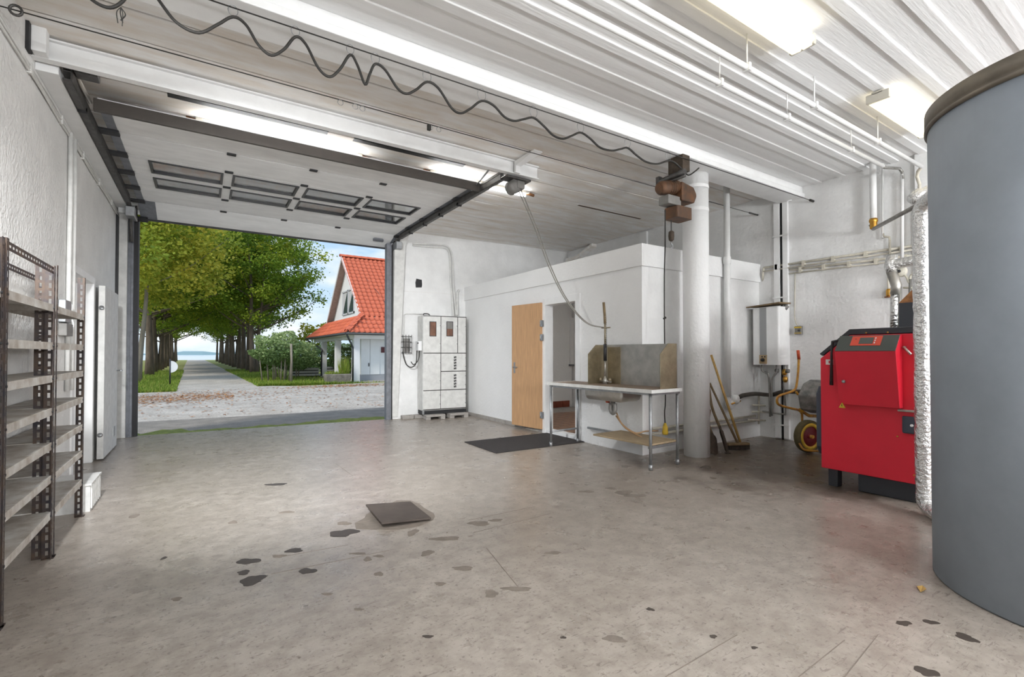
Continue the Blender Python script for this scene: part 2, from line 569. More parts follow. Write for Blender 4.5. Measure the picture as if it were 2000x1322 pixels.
# annex: a low white room inside the garage
AU, AV, AZ = 4.52, 4.05, 2.60
DV0, DV1, DZ = 5.27, 6.02, 2.02          # its doorway
mb = MB().box(AU, AU + 0.12, AV, DV0, 0, AZ).box(AU, AU + 0.12, DV1, 8.79, 0, AZ).box(AU, AU + 0.12, DV0, DV1, DZ, AZ)
annex = struct('wall_annex_side', mb, WALL, 'smooth white annex wall with the open oak door', 'wall')
MB().box(AU - 0.025, AU, AV - 0.025, 8.79, 2.325, AZ).build('fascia', WALL, annex, 0.004)
MB().box(AU - 0.012, AU, DV1 + 0.06, 8.79, 0.0, 0.065).build('skirting', CONC, annex)
annexf = struct('wall_annex_front', MB().box(AU + 0.12, RW, AV, AV + 0.12, 0, AZ), WALLG, 'white annex end wall behind the round column', 'wall')
MB().box(AU, RW, AV - 0.025, AV, 2.325, AZ).build('fascia', WALL, annexf, 0.004)
struct('ceiling_annex', MB().box(AU + 0.12, RW, AV + 0.12, 8.75, AZ - 0.18, AZ - 0.02), WALL, 'flat white roof slab of the annex', 'ceiling')
fl2 = struct('floor_annex', MB().box(AU + 0.01, RW, AV + 0.12, 8.75, 0.0, 0.03), CONC, 'brown tiled annex floor seen through the doorway', 'floor')
tile_me = MB().box(-0.098, 0.098, -0.098, 0.098, 0, 0.012).mesh('floor_tile')
for i in range(13):
    for k in range(14):
        share('floor_tile', tile_me, BRICKF, fl2, (AU + 0.23 + i * 0.2, 5.0 + k * 0.2, 0.027))
iw = struct('wall_annex_inner', MB().box(5.0, 7.08, 8.42, 8.50, 0.03, 2.42), WALL, 'white inner wall of the annex above red skirting tiles', 'wall')
sk = MB().box(-0.095, 0.095, -0.015, 0, 0, 0.14).mesh('skirting_tile')
for k in range(10):
    share('skirting_tile', sk, REDT, iw, (5.1 + k * 0.2, 8.42, 0.04))
p0_, p1_ = W(1113, 660, v=8.40), W(1140, 660, v=8.40)
MB().box(p0_.x, p1_.x + 0.3, 8.38, 8.42, 1.0, 2.06).build('white_panel', WHITE, iw, 0.005)
MB().box(p0_.x - 0.02, p1_.x + 0.3, 8.36, 8.42, 0.96, 1.0).build('panel_sill', GREYJ, iw)
# door frame
fr = MB().box(AU - 0.02, AU + 0.14, DV0 - 0.09, DV0 + 0.015, 0.0, DZ + 0.09).box(AU - 0.02, AU + 0.14, DV1 - 0.015, DV1 + 0.06, 0.0, DZ + 0.09)
fr.box(AU - 0.02, AU + 0.14, DV0 + 0.015, DV1 - 0.015, DZ - 0.015, DZ + 0.09).box(AU - 0.01, AU + 0.13, DV0, DV1, 0.0, 0.06)
frame = struct('trim_7', fr, WHITE, 'white painted frame around the annex doorway', 'door frame', 0.004)

# oak door folded back against the annex wall
A = Vector((AU - 0.035, DV1 + 0.05, 0))
B = Vector((AU - 0.13, DV1 + 0.745, 0))
ang = atan2(B.y - A.y, B.x - A.x)
d1 = thing('door_1', 'oak veneer door standing open against the white annex wall', 'door', A, ang, kind='structure')
wd = (B - A).length
MB().box(0, wd, -0.02, 0.02, 0.055, 2.05).build('leaf', OAK, d1, 0.003)
h = MB().box(wd - 0.09, wd - 0.055, 0.02, 0.026, 0.92, 1.10)
h = h.build('lock_plate', STEEL, d1)
MB().tube([(wd - 0.072, 0.02, 1.02), (wd - 0.072, 0.06, 1.02), (wd - 0.18, 0.065, 1.02)], 0.009, 8).build('door_handle', STEEL, h)
for z in (0.28, 1.50, 1.72):
    hb = MB()
    hb.tube([(0.005, 0.024, z - 0.05), (0.005, 0.024, z + 0.05)], 0.010, 8).box(-0.045, 0.0, 0.008, 0.026, z - 0.05, z + 0.05)
    hb.build('hinge', STEEL, d1)

# white side door folded flat on the left wall, and its recess
d2 = thing('door_2', 'white side door folded back flat on the left wall', 'door', (LW, 7.25, 0), kind='structure')
MB().box(0.045, 0.105, 0.02, 1.04, 0.02, 2.04).build('leaf', WHITEG, d2, 0.004)
for z in (0.30, 1.78):
    MB().lathe([(0.0, 0), (0.026, 0), (0.026, 0.012), (0, 0.012)], (0.075, 0.008, z), 14, 'y').build('hinge', STEEL, d2)
MB().box(0.105, 0.112, 0.72, 0.84, 0.18, 0.30).build('vent_plate', STEEL, d2)
hh = MB().tube([(0.10, 0.98, 1.02), (0.16, 0.98, 1.02), (0.16, 0.88, 1.02)], 0.008, 8)
hh.build('door_handle', STEEL, d2)
mb = MB().box(LW - 0.16, LW + 0.015, 6.18, 6.265, 0, 2.12).box(LW - 0.16, LW + 0.015, 7.205, 7.29, 0, 2.12).box(LW - 0.16, LW + 0.015, 6.265, 7.205, 2.045, 2.12)
struct('trim_8', mb, WHITE, 'white frame of the side doorway in the left wall', 'door frame', 0.004)
struct('door_3', MB().box(LW - 0.20, LW - 0.15, 6.25, 7.22, 0.0, 2.06).box(LW - 0.15, LW - 0.14, 6.4, 7.07, 0.2, 0.95).box(LW - 0.15, LW - 0.14, 6.4, 7.07, 1.1, 1.9), WHITE,
       'closed white outer door in the recess of the left wall', 'door')
# pilaster on the right wall
struct('trim_9', MB().box(RW - 0.06, RW, 1.98, 2.13, 0, CZ), WALL, 'white pilaster on the right wall beside the foil pipe', 'pilaster', 0.004)
struct('trim_10', MB().box(RW - 0.05, RW, 6.2, 6.36, AZ - 0.03, CZ - 0.03), WALL, 'white pilaster on the right wall above the annex', 'pilaster', 0.004)

# beams, column
bm_ = MB().box(LW, RW, 3.41, 3.70, 3.50, CZ).box(LW, RW, 3.38, 3.73, 3.44, 3.50)
struct('beam_1', bm_, WHITE, 'long white ceiling beam over the round column, carrying the chain hoist', 'beam', 0.006)
mb = MB().box(LW, 3.50, 4.825, 4.845, 3.43, 3.57).box(LW, 3.50, 4.79, 4.865, 3.418, 3.432).box(LW, 3.50, 4.79, 4.865, 3.566, 3.58)
struct('beam_2', mb, WHITE, 'white steel beam hung across the inner end of the door tracks', 'beam', 0.002)
cb = MB().lathe([(0.152, 0), (0.152, 3.44)], (5.09, 3.70, 0), 32)
column = struct('column_1', cb, WALL, 'round white column under the long ceiling beam', 'column')
MB().lathe([(0.155, 2.98), (0.157, 3.0), (0.155, 3.02)], (5.09, 3.70, 0), 32, cap=False).build('joint_ring', WALL, column)
MB().lathe([(0.155, 3.26), (0.158, 3.28), (0.155, 3.30)], (5.09, 3.70, 0), 32, cap=False).build('joint_ring', WALL, column)

# ------------------------------------------------------------------ sectional garage door, run up under the ceiling
gd = thing('door_4', 'white sectional garage door run up under the ceiling with two rows of windows', 'garage door', (0, 0, 0), kind='structure')
U0, U1 = -0.80, 3.02
sm = [5.47, 6.10, 6.72, 7.35, 7.98, 8.59, 9.06]
zz = [3.455, 3.455, 3.455, 3.455, 3.455, 3.44, 3.285]
wx = [(-0.545, 0.195), (0.295, 1.055), (1.15, 1.90), (2.0, 2.755)]
pane_me = None
for i in range(6):
    a, c = sm[i], sm[i + 1]
    sec = bpy.data.objects.new('section', None)
    sec = MB()
    ln = sqrt((c - a) ** 2 + (zz[i + 1] - zz[i]) ** 2)
    M = Matrix.Translation((0, a, zz[i])) @ Matrix.Rotation(atan2(zz[i + 1] - zz[i], c - a), 4, 'X')
    if i in (2, 3):
        y0, y1 = 0.085, ln - 0.10
        xs = [U0] + [q for w in wx for q in w] + [U1]
        sec.box(U0, U1, 0.007, y0, 0, 0.042, M).box(U0, U1, y1, ln - 0.007, 0, 0.042, M)
        for k in range(0, len(xs), 2):
            sec.box(xs[k], xs[k + 1], y0, y1, 0, 0.042, M)
        so = sec.build('section', DOORW, gd, 0.002)
        for (x0, x1) in wx:
            wf = MB()
            e = 0.026
            wf.box(x0, x1, y0, y0 + e, -0.012, 0.03, M).box(x0, x1, y1 - e, y1, -0.012, 0.03, M)
            wf.box(x0, x0 + e, y0 + e, y1 - e, -0.012, 0.03, M).box(x1 - e, x1, y0 + e, y1 - e, -0.012, 0.03, M)
            wf.build('window_frame', BLACKP, so)
            MB().box(x0 + e, x1 - e, y0 + e, y1 - e, 0.012, 0.018, M).build('window_pane', GLASS, so)
    else:
        sec.box(U0, U1, 0.007, ln - 0.007, 0, 0.042, M)
        so = sec.build('section', DOORW, gd, 0.003)
    if i < 5:
        MB().box(U0, U1, ln - 0.012, ln + 0.012, 0.014, 0.03, M).build('joint_backing', GREYJ, so)  # dark strip paints the shade in the joint between sections
    # grey end stile and roller bracket at both ends
    st = MB().box(U0 - 0.002, U0 + (0.20 if i == 5 else 0.075), 0.004, ln - 0.004, -0.006, 0.0, M)
    st.build('end_stile', GREYJ, so)
    st = MB().box(U1 - 0.05, U1 + 0.002, 0.004, ln - 0.004, -0.006, 0.0, M)
    st.build('end_stile', GREYJ, so)
    for x0, x1 in ((U0 - 0.09, U0 + 0.085), (U1 - 0.06, U1 + 0.03)):
        rb = MB().box(x0, x1, ln - 0.06, ln + 0.05, -0.035, -0.004, M)
        rb.build('roller_bracket', BLACK, so, 0.006)
    if i < 5:
        for x in (0.248, 1.10, 1.95):
            MB().box(x - 0.045, x + 0.045, ln - 0.03, ln + 0.03, -0.014, 0.0, M).build('hinge', BLACK, so, 0.005)
MB().box(U0 - 0.02, U1 + 0.02, 5.44, 5.475, 3.365, 3.475).build('top_rail', BROWNB, gd, 0.004)
MB().box(U0, U1, 9.05, 9.085, 3.262, 3.30).build('bottom_seal', BLACK, gd)
q = W(765, 466, z=3.36)
hl = MB().prism([(-0.10, -0.02), (-0.075, -0.055), (0.075, -0.055), (0.10, -0.02), (0.09, 0.02), (-0.09, 0.02)], -0.03, 0.0,
                Matrix.Translation((2.72, 8.80, 3.365)) @ Matrix.Rotation(radians(-18), 4, 'X'))
tag(hl.build('pull_handle', GREYJ, gd), 'dark recessed pull handle')
# tracks
for nm, ua, lab, s in (('door_track', -0.90, 'dark steel door track along the left wall with black rollers', 1), ('door_track', 3.05, 'dark steel door track hanging free over the metal cabinet', -1)):
    tr = thing(nm, lab, 'track', (0, 0, 0))
    arc = [(ua, 4.95, 3.395), (ua, 8.45, 3.395)] + [(ua, 8.45 + 0.5 * sin(k * pi / 12), 2.895 + 0.5 * cos(k * pi / 12)) for k in range(1, 7)]
    mb = MB()
    for dz in (-0.032, 0.032):
        mb.box(ua - 0.025, ua + 0.025, 4.93, 8.5, 3.395 + dz - 0.004, 3.395 + dz + 0.004)
    mb.box(ua + s * 0.023, ua + s * 0.03, 4.93, 8.5, 3.363, 3.427)
    mb.box(ua - 0.022, ua + 0.022, 4.93, 8.5, 3.44, 3.47)
    mb.build('rail', DARKST, tr)
    cv = MB().tube([Vector((ua, 8.45 + 0.50 * sin(k * pi / 16), 2.895 + 0.50 * cos(k * pi / 16))) for k in range(9)], 0.028, 6)
    cv.build('curve', DARKST, tr)
    MB().box(ua - 0.04, ua + 0.07, 8.6, 8.95, 3.20, 3.34).build('corner_plate', STEEL, tr, 0.01)
    dr = MB().lathe([(0.02, -0.05), (0.085, -0.05), (0.085, -0.035), (0.06, -0.03), (0.06, 0.03), (0.085, 0.035), (0.085, 0.05), (0.02, 0.05)], (ua + 0.02, 8.86, 3.33), 20, 'x')
    dr.build('cable_drum', DARKST, tr)
    for vv in ((6.1, 6.72, 7.35, 7.98) if s < 0 else (5.5,)):
        MB().lathe([(0.0, -0.03), (0.028, -0.03), (0.028, 0.03), (0, 0.03)], (ua, vv, 3.37), 12, 'x').build('roller', BLACK, tr)
    if s < 0:
        MB().tube([(ua - 0.12, 5.05, 3.50), (ua - 0.06, 5.6, 3.42)], 0.012, 6).build('stay_rod', STEEL, tr)
# ================================================================== things in the garage
# ------------------------------------------------------------------ accumulator tank
TC, TR = Vector((3.755, 0.415, 0)), 0.632
tk = thing('storage_tank', 'tall grey blue jacketed storage tank with a brown rim', 'tank', TC)
MB().lathe([(TR - 0.01, 0.0), (TR, 0.012), (TR, 2.535)], seg=96).build('jacket', TANK, tk)
MB().lathe([(TR + 0.004, 2.525), (TR + 0.014, 2.530), (TR + 0.014, 2.545), (TR + 0.004, 2.552), (TR + 0.012, 2.56), (TR + 0.012, 2.632), (TR - 0.02, 2.648), (0.0, 2.66)], seg=96).build('rim', TANKR, tk)
MB().box(-0.012, 0.012, TR - 0.004, TR + 0.006, 0.02, 2.52).build('jacket_seam', TANK, tk)

# ------------------------------------------------------------------ red boiler
bo = thing('boiler', 'red solid fuel boiler with a sloping control panel', 'boiler', (0, 0, 0))
UF, V0, V1 = 4.95, 1.24, 2.232
Mx = Matrix(((0, 0, 1, 0), (1, 0, 0, 0), (0, 1, 0, 0), (0, 0, 0, 1)))      # prism drawn in (v, z), run along u
face = [(V0, 0.165), (V1, 0.165), (V1, 1.20), (1.985, 1.415), (V0, 1.415)]
MB().prism(face, UF, UF + 1.5, Mx).build('casing', RED, bo, 0.006)
MB().prism([(V0, 1.42), (1.985, 1.42), (V1 - 0.01, 1.225), (V1 + 0.012, 1.245), (1.99, 1.470), (V0, 1.475)], UF + 0.01, UF + 1.5, Mx).build('top_cover', ANTHR, bo, 0.004)
MB().box(UF + 0.05, UF + 1.05, V0, 1.95, 0.0, 0.165).build('plinth', ANTHR, bo, 0.01)
for v in (2.15,):
    for u in (UF + 0.04, UF + 0.9):
        MB().box(u, u + 0.09, v - 0.04, v + 0.04, 0.0, 0.165).build('foot', ANTHR, bo, 0.004)
# control box
ca, cb_ = W(1752, 720, u=UF - 0.12).y, W(1633, 720, u=UF - 0.12).y
zt, zm, zb = 1.405, 1.268, 0.79
Mv = Matrix(((1, 0, 0, 0), (0, 0, 1, 0), (0, 1, 0, 0), (0, 0, 0, 1)))      # prism drawn in (u, z), run along v
cbx = MB().prism([(UF - 0.001, zt), (UF - 0.035, zt), (UF - 0.145, zm), (UF - 0.07, zb), (UF - 0.001, zb)], ca, cb_, Mv).build('control_box', RED, bo, 0.003)
sl = Vector((-0.11, 0, zm - zt)).normalized()
nn = Vector((sl.z, 0, -sl.x))
if nn.x > 0:
    nn = -nn


def on_slope(v, s, h):
    return Vector((UF - 0.035, v, zt)) + sl * s + nn * h


def slope_plate(v0, v1, s0, s1, h0, h1):
    vs = [on_slope(v, s, h) for h in (h0, h1) for s in (s0, s1) for v in (v0, v1)]
    return MB().add(vs, [(0, 2, 3, 1), (4, 5, 7, 6), (0, 1, 5, 4), (2, 6, 7, 3), (0, 4, 6, 2), (1, 3, 7, 5)])


sv = lambda px: W(px, 672, u=UF - 0.09).y
pn = slope_plate(ca + 0.002, cb_ - 0.002, 0.0, 0.176, 0.001, 0.006).build('control_panel', PANELG, cbx, 0.001)
slope_plate(sv(1721), sv(1662), 0.012, 0.118, 0.005, 0.009).build('red_display_panel', REDP, cbx)
slope_plate(sv(1705), sv(1678), 0.03, 0.10, 0.008, 0.011).build('display', SCREEN, cbx)
MB().lathe([(0, 0), (0.010, 0), (0.010, 0.008), (0, 0.008)], on_slope(sv(1670), 0.05, 0.006), 12, 'x').build('knob', BLACKP, cbx)
for k in range(3):
    slope_plate(sv(1709.5), sv(1707.5), 0.03 + k * 0.026, 0.045 + k * 0.026, 0.008, 0.0105).build('indicator', WHITE, cbx)
p = W(1647, 745, u=UF - 0.115)
MB().lathe([(0, 0), (0.014, 0), (0.014, 0.01), (0.006, 0.012), (0, 0.012)], (UF - 0.115, p.y, p.z), 14, 'x').build('lock', STEEL, cbx)
p = W(1645, 792, u=UF - 0.078)
tri = MB().prism([(-0.026, -0.02), (0.026, -0.02), (0, 0.028)], -0.008, 0.004, Matrix.Translation((UF - 0.078, p.y, p.z)) @ Mx)
st = tri.build('warning_sticker', YELP, cbx)
MB().prism([(-0.003, -0.006), (0.003, -0.006), (0.003, 0.012), (-0.003, 0.012)], -0.010, 0.0, Matrix.Translation((UF - 0.078, p.y, p.z)) @ Mx).build('warning_mark', BLACKP, cbx)
# lever, plate and hatches on the front
MB().tube([W(1642, 664, u=UF - 0.05), W(1626, 667, u=UF - 0.06), W(1624, 690, u=UF - 0.06), W(1624, 752, u=UF - 0.06)], 0.012, 8,
          rs=[0.011, 0.013, 0.010, 0.016]).build('lever', BLACKP, bo)
p = W(1621, 707, u=UF)
lb = MB().box(UF - 0.003, UF, p.y - 0.028, p.y + 0.035, p.z - 0.024, p.z + 0.024).build('type_plate', WHITEG, bo)
MB().box(UF - 0.004, UF - 0.002, p.y - 0.012, p.y + 0.01, p.z - 0.012, p.z + 0.012).build('plate_mark', RED, lb)
a, c = W(1765, 678, u=UF - 0.03), W(1779, 692, u=UF - 0.05)
MB().tube([a + Vector((0.05, 0, 0)), a, c], 0.011, 8).build('handle', STAIN, bo)
p0, p1 = W(1753, 799, u=UF - 0.03), W(1800, 807, u=UF - 0.03)
MB().box(UF - 0.035, UF, 1.29, p0.y, p1.z, p0.z).build('grey_strip', STAIN, bo, 0.004)
p0, p1 = W(1761, 812, u=UF - 0.02), W(1800, 850, u=UF - 0.02)
hq = MB().box(UF - 0.022, UF, 1.29, p0.y, p1.z, p0.z).build('hatch', ANTHB, bo, 0.012)
p = W(1781, 831, u=UF - 0.025)
MB().lathe([(0, -0.012), (0.011, -0.012), (0.011, 0.0), (0, 0.0)], (UF - 0.02, p.y, p.z), 12, 'x').build('knob', WHITE, hq)
for px, py in ((1692, 650), (1734, 649), (1753, 852), (1786, 928)):
    p = W(px, py, u=UF)
    MB().lathe([(0, -0.006), (0.007, -0.006), (0.007, 0.0), (0, 0.0)], (UF, p.y, p.z), 8, 'x').build('screw', BRASS, bo)
MB().prism([(5.02, 0.35), (5.07, 0.27), (5.75, 0.27), (5.75, 0.93), (5.07, 0.93), (5.02, 0.86)], V1, V1 + 0.075, Mv).build('side_cover', ANTHB, bo, 0.01)
MB().box(5.70, 5.95, 1.62, 1.86, 1.47, 1.74).build('flue_box', ANTHR, bo, 0.004)
MB().add([(5.70, 1.62, 1.74), (5.95, 1.62, 1.74), (5.95, 1.86, 1.74), (5.70, 1.86, 1.74), (5.77, 1.70, 1.86), (5.88, 1.70, 1.86), (5.88, 1.78, 1.86), (5.77, 1.78, 1.86)],
         [(0, 1, 5, 4), (1, 2, 6, 5), (2, 3, 7, 6), (3, 0, 4, 7), (4, 5, 6, 7), (3, 2, 1, 0)]).build('flue_cap', RUST, bo)

# ------------------------------------------------------------------ foil lagged pipes
fp = thing('foil_pipe', 'thick foil wrapped pipe standing between the boiler and the tank', 'pipe', (0, 0, 0))
random.seed(3)
pts, rs = [], []
n = 46
for k in range(n + 1):
    z = 0.13 + (2.33 - 0.13) * k / n
    pts.append((4.72 + random.uniform(-0.002, 0.002), 1.392 + random.uniform(-0.002, 0.002), z))
    rs.append(0.054 + random.uniform(-0.003, 0.004))
MB().tube(pts, 0.054, 16, rs=rs).build('lagging', FOIL, fp)
el = [(4.72, 1.392, 0.16), (4.715, 1.385, 0.10), (4.66, 1.33, 0.05), (4.52, 1.20, 0.06), (4.30, 0.99, 0.10)]
MB().tube(spline(el, 5), 0.056, 14).build('lower_elbow', FOIL, fp)
el = [(4.72, 1.392, 2.30), (4.715, 1.388, 2.37), (4.66, 1.32, 2.43), (4.48, 1.16, 2.44), (4.30, 0.98, 2.44)]
MB().tube(spline(el, 5), 0.056, 14).build('upper_elbow', FOIL, fp)
ff = thing('foil_fitting', 'crumpled foil bundle on the grey pipe above the foil pipe', 'pipe', (0, 0, 0))
c = W(1800, 386, u=5.6)
vs, rs = [], []
for k in range(9):
    a = k / 8
    vs.append(c + Vector((0.10 - 0.2 * a, -0.16 + 0.24 * a, 0.03 - 0.04 * a)) * 0.9)
    rs.append([0.05, 0.075, 0.088, 0.08, 0.09, 0.075, 0.08, 0.06, 0.03][k])
MB().tube(vs, 0.07, 14, rs=rs).build('foil_wrap', FOIL, ff)
e0, e1 = W(1790, 402, u=5.7), W(1706, 447, u=6.9)
MB().tube([e0, e1, e1 + Vector((0.0, 0.03, 0.06))], 0.022, 10).build('sloping_pipe', PIPEG, ff)
bt = thing('brass_pipe', 'white drop pipe ending in a brass fitting on the right wall', 'pipe', (0, 0, 0))
p = W(1706, 430, u=6.9)
MB().tube([p, Vector((p.x, p.y, CZ))], 0.036, 14).build('drop_pipe', PIPEW, bt)
MB().lathe([(0.04, 0.02), (0.046, 0.0), (0.046, -0.02), (0.038, -0.03), (0.038, -0.10), (0.03, -0.11)], p, 16).build('brass_fitting', BRASS, bt)

ft = thing('foil_tee', 'foil wrapped tee with a silver pipe running down to the boiler', 'pipe', (0, 0, 0))
uu = 6.35
MB().tube([W(1836, 502, u=uu), W(1795, 508, u=uu), W(1752, 515, u=uu), W(1742, 522, u=uu)], 0.056, 14).build('foil_run', FOIL, ft)
MB().tube([W(1742, 498, u=uu), W(1741, 520, u=uu), W(1742, 532, u=uu)], 0.06, 14, rs=[0.05, 0.066, 0.05]).build('foil_elbow', FOIL, ft)
MB().tube([W(1741, 530, u=uu), W(1751, 558, u=uu), W(1748, 575, u=uu)], 0.05, 12).build('silver_bend', STAIN, ft)
MB().tube([W(1748, 570, u=uu), W(1747, 645, u=uu)], 0.042, 12).build('silver_pipe', FOIL, ft)
MB().tube([W(1757, 560, u=uu), W(1757, 645, u=uu)], 0.022, 8).build('bare_pipe', PIPEG, ft)
gz = thing('pressure_gauge', 'small round white gauge on a loop of pipe behind the foil tee', 'gauge', (0, 0, 0))
c = W(1758, 530, u=uu + 0.05)
MB().lathe([(0, -0.03), (0.055, -0.03), (0.06, 0.0), (0.06, 0.03), (0, 0.03)], c, 20, 'x').build('dial_case', PIPEC, gz)
MB().lathe([(0, -0.036), (0.018, -0.036), (0.018, -0.03), (0, -0.03)], c, 12, 'x').build('dial_hub', BLACKP, gz)
MB().tube(spline([c, W(1770, 540, u=uu + 0.05), W(1776, 552, u=uu + 0.05), W(1779, 538, u=uu + 0.05), W(1786, 537, u=uu + 0.05), W(1790, 545, u=uu + 0.05), W(1790, 640, u=uu + 0.05)], 5), 0.012, 8).build('loop_pipe', PIPEC, gz)
MB().tube([W(1778, 545, u=uu + 0.05), W(1776, 640, u=uu + 0.05)], 0.014, 8).build('riser', PIPEG, gz)
MB().tube([W(1764, 562, u=uu + 0.05), W(1790, 562, u=uu + 0.05)], 0.01, 8).build('cross_pipe', PIPEC, gz)
vl = thing('drain_valve', 'small brass drain valve left of the foil tee', 'valve', (0, 0, 0))
MB().tube([W(1735, 520, u=7.075), W(1735, 575, u=7.075)], 0.012, 8).build('pipe', PIPEC, vl)
MB().lathe([(0.02, -0.05), (0.03, -0.03), (0.03, 0.03), (0.02, 0.05)], W(1736, 572, u=7.07), 12).build('valve_body', BRASS, vl)
MB().lathe([(0, -0.006), (0.035, -0.006), (0.035, 0.006), (0, 0.006)], W(1734, 580, u=7.06), 12).build('valve_wheel', RUST, vl)

# ------------------------------------------------------------------ ceiling pipes
for v, u1, rodpx, lab in ((2.215, 6.39, ((1405, 160), (1535, 228), (1662, 291)), 'long white ceiling pipe next to the battens, nearer the column'),
                          (1.985, 6.78, ((1458, 130), (1589, 205), (1714, 275)), 'long white ceiling pipe next to the ceiling lamps')):
    cp = thing('ceiling_pipe', lab, 'pipe', (0, 0, 0))
    MB().tube([(LW, v, 3.35), (u1, v, 3.35)], 0.021, 10).build('run', PIPEW, cp)
    for px, py in rodpx:
        u = W(px, py, z=3.36).x
        MB().tube([(u, v, 3.33), (u, v, CZ)], 0.006, 6).box(u - 0.014, u + 0.014, v - 0.027, v + 0.027, 3.322, 3.378).build('hanger', PIPEW, cp)
    if v > 2.1:
        MB().tube([(u1, v, 3.35), (u1 + 0.06, v, 3.345), W(1757, 329, u=6.98), W(1762, 336, u=7.0), W(1763, 350, u=7.0)], 0.017, 8).build('grey_bend', PIPEG, cp)
        MB().tube([W(1762, 340, u=7.0), W(1762, 512, u=7.0)], 0.018, 8).build('drop', PIPEW, cp)
    else:
        MB().tube([(u1, v, 3.35), W(1793, 335, u=6.85), W(1791, 345, u=6.88), W(1796, 360, u=6.9), W(1796, 480, u=6.9)], 0.018, 8).build('drop', PIPEC, cp)
wp = thing('wall_pipe', 'thin white pipe with a dogleg beside the brass fitting', 'pipe', (0, 0, 0))
MB().tube([W(1724, 300, u=7.04), W(1724, 462, u=7.04), W(1725, 465, u=7.04)], 0.015, 8).build('white_length', PIPEW, wp)
MB().tube([W(1724, 455, u=7.04), W(1726, 462, u=7.04), W(1737, 463, u=7.04), W(1738, 470, u=7.04), W(1738, 498, u=7.04)], 0.014, 8).build('dogleg', PIPEC, wp)
for lab, (x0, y0), (x1, y1), r in (('white conduit along the right wall, the upper of the pair', (1492, 523), (1800, 478), 0.016), ('white conduit along the right wall, the lower of the pair', (1542, 527), (1800, 497), 0.015)):
    q0, q1 = W(x0, y0, u=7.07), W(x1, y1, u=7.07)
    pc = thing('wall_conduit', lab, 'conduit', (0, 0, 0))
    MB().tube([q0, q1], r, 8).build('run', PIPEC, pc)
    MB().tube([q0 + Vector((-0.01, -0.0, -0.055)), q1 + Vector((-0.01, 0, -0.045))], r * 0.7, 6).build('cable_run', PIPEC, pc)
    for k in range(5):
        c = q0.lerp(q1, (k + 0.5) / 5)
        MB().box(c.x - 0.02, RW, c.y - 0.018, c.y + 0.018, c.z - 0.06, c.z + 0.022).build('clip', PIPEC, pc)
    if y1 < 490:
        MB().tube([q0, W(1490, 535, u=7.07), W(1490, 560, v=4.02)], r, 8).build('end_drop', PIPEC, pc)

# switch box with its conduit
sb = thing('switch_box', 'small yellowed switch box hanging on the right wall', 'switch', (0, 0, 0))
p = W(1561, 645, u=7.08)
MB().rbox(p.x - 0.04, RW, p.y - 0.045, p.y + 0.045, p.z - 0.06, p.z + 0.06, 0.012).build('case', HOISTG, sb)
MB().box(p.x - 0.045, p.x - 0.035, p.y - 0.047, p.y + 0.047, p.z - 0.045, p.z - 0.035).build('yellow_band', YELP, sb)
MB().box(p.x - 0.045, p.x - 0.035, p.y - 0.047, p.y + 0.047, p.z + 0.03, p.z + 0.05).build('yellow_band', YELP, sb)
MB().lathe([(0, -0.06), (0.014, -0.06), (0.016, -0.03), (0, -0.03)], (p.x - 0.005, p.y - 0.02, p.z - 0.005), 10, 'x').build('switch_knob', BLACKP, sb)
MB().tube(spline([p + Vector((0, 0.01, 0.06)), p + Vector((0, 0.04, 0.10)), W(1552, 618, u=7.08), W(1552, 600, u=7.08)], 4) + [W(1553, 532, u=7.08)], 0.008, 6).build('conduit', PIPEC, sb)

# ------------------------------------------------------------------ cable channel and water heater in the corner
cc = thing('cable_channel', 'white vertical cable channel with a dark cable down the right wall', 'channel', (0, 0, 0))
MB().box(RW - 0.05, RW - 0.001, 3.60, 3.675, 0.02, 3.46).build('cover_strip', WHITE, cc, 0.004)
MB().box(RW - 0.05, RW - 0.001, 3.715, 3.80, 0.02, 3.46).build('cover_strip', WHITE, cc, 0.004)
MB().tube([(RW - 0.03, 3.695, 0.0), (RW - 0.03, 3.695, 3.46)], 0.013, 8).build('cable', BLACK, cc)
for z in (0.2, 2.05, 2.95):
    MB().box(RW - 0.062, RW - 0.045, 3.59, 3.81, z, z + 0.02).build('strap', WHITE, cc)
MB().tube([(RW - 0.06, 3.53, 3.46), (RW - 0.06, 3.66, 3.47)], 0.03, 10).build('stub_pipe', WHITE, cc)

wh = thing('water_heater', 'white wall hung water heater with a grey stripe in the corner', 'water heater', (0, 0, 0))
HU, HV0, HV1, HZ0, HZ1 = 6.76, 3.575, 3.965, 1.085, 1.91
MB().rbox(HU, 7.05, HV0, HV1, HZ0, HZ1, 0.03, 4).build('case', WHITE, wh)
s0, s1 = W(1497, 650, u=HU).y, W(1484, 650, u=HU).y
MB().box(HU - 0.004, HU + 0.002, s0, s1, HZ0 + 0.01, HZ1 - 0.005).build('grey_stripe', mat('grey_stripe_paint', (0.33, 0.335, 0.34), 0.5), wh)
cp = MB().box(HU - 0.010, HU, s0 - 0.005, s1 + 0.005, HZ0 + 0.015, HZ0 + 0.14).build('control_plate', mat('brass_plate', (0.46, 0.34, 0.20), 0.45, 0.3), wh)
MB().lathe([(0, -0.03), (0.022, -0.03), (0.026, 0.0), (0, 0.0)], (HU - 0.01, (s0 + s1) / 2, HZ0 + 0.07), 14, 'x').build('knob', BLACKP, cp)
for k in range(2):
    MB().box(HU - 0.012, HU - 0.009, s0 + 0.012 + k * 0.04, s0 + 0.03 + k * 0.04, HZ0 + 0.105, HZ0 + 0.125).build('mark', BLACKP, cp)
bd = thing('warped_board', 'thin warped board lying on the water heater', 'board', (0, 0, 0))
